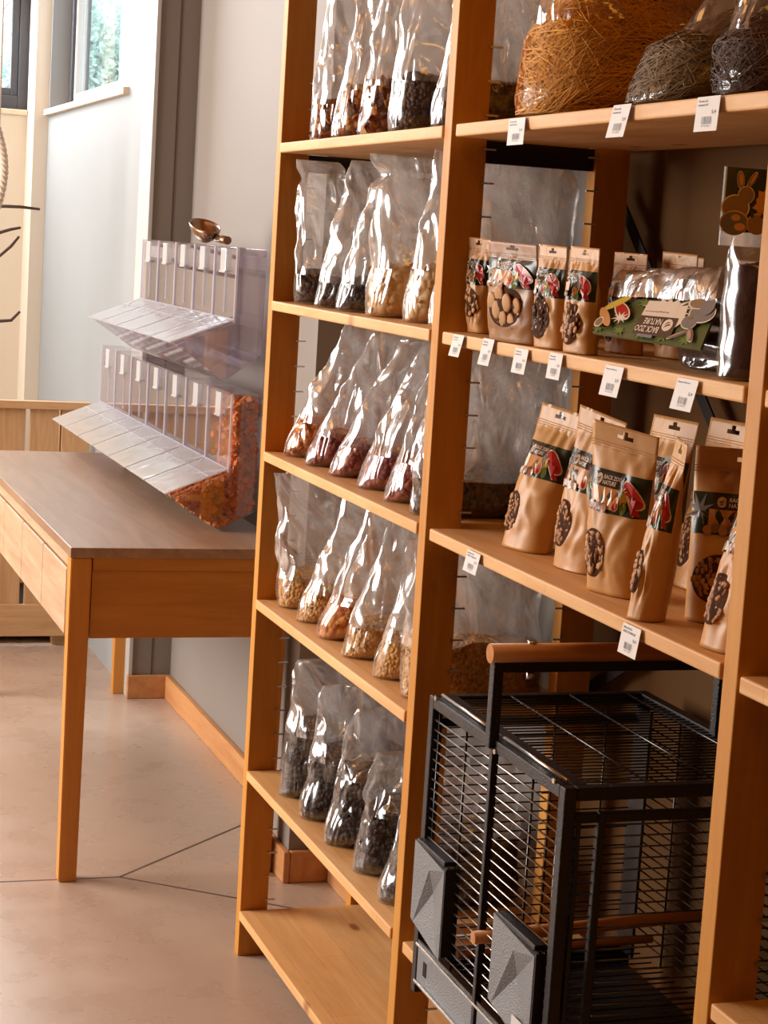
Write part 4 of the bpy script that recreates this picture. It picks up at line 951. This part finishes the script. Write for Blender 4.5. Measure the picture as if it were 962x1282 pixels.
# ------------------------------------------------------------ bird cage
CX0, CX1, CY0, CY1, CZ0, CZ1 = .930, 1.262, 1.985, 2.447, .381, .808
def cage(label):
    t = thing('bird_cage', label, 'cage', ((CX0 + CX1) / 2, (CY0 + CY1) / 2, CZ0))
    H = M['hammer']; e = .016
    def fb(nm, *a, m=None, bev=.0015): b = B(); box(b, *a, bev=bev); return obj(nm, b, m or H, t)
    for x in (CX0, CX1 - e):
        for y in (CY0, CY1 - e): fb('corner_post', x, x + e, y, y + e, CZ0 + .001, CZ1)
    for y in (CY0, CY1 - e): fb('side_rail', CX0 + e, CX1 - e, y, y + e, CZ1 - e, CZ1); fb('side_rail', CX0 + e, CX1 - e, y, y + e, CZ0 + .002, CZ0 + .06); fb('side_rail', CX0 + e, CX1 - e, y, y + .01, CZ1 - .043, CZ1 - .031)
    for x in (CX0, CX1 - e): fb('cross_rail', x, x + e, CY0 + e, CY1 - e, CZ1 - e, CZ1)
    fb('top_strip', CX0 + .016, CX0 + .036, CY0 + e, CY1 - e, CZ1 - .004, CZ1)
    ym = 2.212
    b = B(); tube(b, [(CX0 + .012, CY0 + .02, CZ1 + .003), (CX0 + .012, ym - .012, CZ1 + .003)], .0028); obj('hinge_rod', b, M['chrome'], t)
    b = B(); tube(b, [(CX0 + .012, ym + .016, CZ1 + .003), (CX0 + .012, CY1 - .02, CZ1 + .003)], .0028); obj('hinge_rod', b, M['chrome'], t)
    fb('lower_front_rail', CX0, CX0 + .010, CY0 + e, CY1 - e, .452, .462, m=M['wire'])
    # front wires
    def bars(nm, a, bvec, n, step, r, mat=None):
        me = B(); tube(me, [Vector((0, 0, 0)), bvec], r, 6); mm = bpy.data.meshes.new(nm); me.to_mesh(mm); me.free(); mm.materials.append(mat or M['wire'])
        for i in range(n):
            o = bpy.data.objects.new(nm, mm); COL.objects.link(o); o.parent = t; o.location = Vector(a) + Vector(step) * i - t.location
    bars('wire_bar', (CX0 + .005, CY0 + e, .470), Vector((0, CY1 - CY0 - 2 * e, 0)), 23, (0, 0, .0139), .0013, M['litwire'])
    for y in (CY0 + .030, 2.095, 2.32, CY1 - .025): bars('upright_wire', (CX0 + .008, y, .40), Vector((0, 0, CZ1 - e - .40)), 1, (0, 0, 0), .0017)
    fb('door_post', CX0 - .002, CX0 + .008, ym - .006, ym + .004, .39, CZ1 - .01)
    # back wires
    bars('wire_bar', (CX1 - .005, CY0 + e, .455), Vector((0, CY1 - CY0 - 2 * e, 0)), 24, (0, 0, .0139), .0012)
    for y in (2.08, 2.2, 2.32): bars('upright_wire', (CX1 - .008, y, .44), Vector((0, 0, CZ1 - e - .44)), 1, (0, 0, 0), .0015)
    # sides
    for y in (CY0 + .004, CY1 - .004):
        bars('wire_bar', (CX0 + e, y, .455), Vector((CX1 - CX0 - 2 * e, 0, 0)), 24, (0, 0, .0139), .0012)
    for x in (1.13, 1.20): bars('upright_wire', (x, CY0 + .007, .44), Vector((0, 0, CZ1 - e - .44)), 1, (0, 0, 0), .0016)
    fb('door_post', .975, .985, CY0 - .002, CY0 + .008, .44, CZ1 - .03); fb('door_post', CX0 + .018, CX0 + .024, CY0 - .001, CY0 + .007, .44, CZ1 - .04)
    for x in (1.12, 1.2): bars('upright_wire', (x, CY1 - .007, .44), Vector((0, 0, CZ1 - e - .44)), 1, (0, 0, 0), .0016)
    # top wires
    bars('roof_wire', (CX0 + .034, CY0 + e + .006, CZ1 - .004), Vector((CX1 - CX0 - .045, 0, 0)), 31, (0, .0138, 0), .0012)
    for x in (1.045, 1.135, 1.225): bars('roof_rod', (x, CY0 + e, CZ1 - .0012), Vector((0, CY1 - CY0 - 2 * e, 0)), 1, (0, 0, 0), .0016)
    # grille floor and tray
    bars('floor_wire', (CX0 + .012, CY0 + .02, .445), Vector((CX1 - CX0 - .03, 0, 0)), 24, (0, .018, 0), .0012)
    fb('tray', CX0 + .012, CX1 - .018, CY0 + .0165, CY1 - .0165, CZ0 + .003, CZ0 + .035, m=M['tray'])
    fb('rear_panel', CX1 - .022, CX1 - .017, CY1 - .062, CY1 - .0165, .43, CZ1 - .017, m=M['tray'])
    fb('base_panel', CX0 + .001, CX0 + .010, ym + .006, CY1 - e - .001, .400, .450, m=M['grey'])
    fb('base_panel', CX0 + .001, CX0 + .010, CY0 + e + .001, ym - .008, .400, .450, m=M['grey'])
    for y in (CY1 - .055, CY0 + .19): fb('slot', CX0 + .0002, CX0 + .0012, y, y + .012, .418, .438, m=M['blackpl'], bev=0)
    for z in (.453, .399): fb('trim_rail', CX0 - .003, CX0 + .001, CY0 + e, CY1 - e, z, z + .004, m=M['chrome'], bev=.001)
    # perches
    b = B(); tube(b, [(CX0 - .012, ym - .010, .548), (CX1 - .02, ym - .010, .560)], .0085, 14); obj('perch', b, M['dowel'], t)
    b = B(); tube(b, [(CX0 + .02, 2.33, .475), (CX1 - .02, 2.33, .480)], .006, 12); obj('perch', b, M['dowel'], t)
    # feeder doors
    for (py, pz0, pz1, w_) in ((2.439, .476, .603, .117), (2.145, .476, .602, .131)):
        b = B(); ya, yb = py, py - w_; X0 = CX0 - .010
        # front face with a triangular crease
        P = [Vector((X0, ya, pz1)), Vector((X0, yb, pz1 - .008)), Vector((X0, yb, pz0 - .004)), Vector((X0, ya, pz0 + .014))]
        apex = Vector((X0, ya - w_ * .52, pz1 - .024)); k1 = Vector((X0, ya - .010, pz0 + .012))
        k2 = Vector((X0, yb + .014, pz0 - .003)); mm_ = Vector((X0 + .009, ya - w_ * .50, pz1 - .058))
        vs = {n_: b.verts.new(p_) for n_, p_ in zip('abcdeklm', P + [apex, k1, k2, mm_])}
        for f in (('a', 'e', 'b'), ('a', 'd', 'k', 'e'), ('k', 'm', 'e'), ('k', 'l', 'm'), ('m', 'l', 'b', 'e'), ('l', 'c', 'b')): b.faces.new([vs[q] for q in f])
        bk = [b.verts.new(p_ + Vector((.0095, 0, 0))) for p_ in P]; fr = [vs['a'], vs['b'], vs['c'], vs['d']]
        b.faces.new((fr[0], fr[1], bk[1], bk[0])); b.faces.new((fr[1], fr[2], bk[2], bk[1])); b.faces.new((fr[3], fr[0], bk[0], bk[3])); b.faces.new((bk[0], bk[1], bk[2], bk[3]))
        b.faces.new((fr[2], vs['l'], vs['k'], fr[3], bk[3], bk[2]))
        bmesh.ops.recalc_face_normals(b, faces=b.faces)
        fd = obj('feeder_door', b, M['grey'], t)
        fd['label'] = 'grey feeder door with a folded triangular crease'
        b = B(); box(b, X0 + .001, CX0 + .012, yb + .004, ya - .004, pz1 - .003, pz1 + .004, bev=.0015); obj('feeder_lip', b, M['hammer'], fd)
        b = B(); box(b, X0 + .0005, CX0 + .012, yb - .004, yb - .0005, pz0, pz1 - .004, bev=.001); obj('feeder_side', b, M['hammer'], fd)
        if py < 2.2: b = B(); box(b, X0 - .001, X0 - .0003, yb + .018, yb + .052, pz0 + .002, pz0 + .026); s_ = obj('sticker', b, M['paper'], fd)
    # handle
    b = B(); e2 = .014
    hz = .908
    box(b, CX0 - .008, CX0 + .006, ym - .008, ym + .008, CZ1 - .012, hz, bev=.002); box(b, CX0 + .006, CX1 - .02, ym - .007, ym + .007, hz - .014, hz, bev=.002); box(b, CX1 - .02, CX1 - .006, ym - .008, ym + .008, CZ1 - .005, hz, bev=.002)
    hd = obj('carry_handle', b, H, t)
    b = B(); tube(b, [(CX0 - .012, ym, hz + .010), (CX1 - .03, ym, hz + .010)], .0125, 20); g = obj('wooden_grip', b, M['dowel'], hd)
    b = B(); tube(b, [(CX0 + .045, ym, hz + .020), (CX0 + .045, ym, hz + .026)], .006, 10); tube(b, [(CX0 + .045, ym, hz - .024), (CX0 + .045, ym, hz - .014)], .005, 10); obj('bolt', b, M['chrome'], hd)
    b = B()
    for y, z in ((ym + .014, CZ1 - .012), (ym - .013, CZ1 - .014), (CY0 + .03, CZ1 + .001), (CY1 - .028, CZ1 + .001)): tube(b, [(CX0 - .0025, y, z), (CX0 + .001, y, z)], .0035, 8)
    obj('rivet', b, M['chrome'], t)
cage('dark wire bird cage with wooden handle on the low shelf')
# second cage at the right edge, seen past the near upright
t = thing('bird_cage', 'dark wire cage at the right edge behind the near upright', 'cage', (1.15, 1.4, .661))
X0, X1, Y0, Y1, Z0, Z1 = 1.065, 1.262, 1.10, 1.66, .662, .93
b = B()
for x in (X0, X1 - .012):
    for y in (Y0, Y1 - .012): box(b, x, x + .012, y, y + .012, Z0, Z1)
    for z in (Z0, Z1 - .012): box(b, x, x + .012, Y0, Y1, z, z + .012)
for y in (Y0, Y1 - .012):
    for z in (Z0, Z1 - .012): box(b, X0, X1, y, y + .012, z, z + .012)
obj('frame', b, M['hammer'], t)
wm = B(); tube(wm, [(0, 0, 0), (0, Y1 - Y0 - .02, 0)], .0012, 6); w1 = bpy.data.meshes.new('wire_bar'); wm.to_mesh(w1); wm.free(); w1.materials.append(M['wire'])
wm = B(); tube(wm, [(0, 0, 0), (X1 - X0 - .02, 0, 0)], .0012, 6); w2 = bpy.data.meshes.new('wire_bar'); wm.to_mesh(w2); wm.free(); w2.materials.append(M['wire'])
for k in range(17):
    for me, p in ((w1, (X0 + .004, Y0 + .01, Z0 + .022 + k * .014)), (w2, (X0 + .01, Y1 - .004, Z0 + .022 + k * .014)), (w2, (X0 + .01, Y0 + .004, Z0 + .022 + k * .014))):
        o = bpy.data.objects.new('wire_bar', me); COL.objects.link(o); o.parent = t; o.location = Vector(p) - t.location
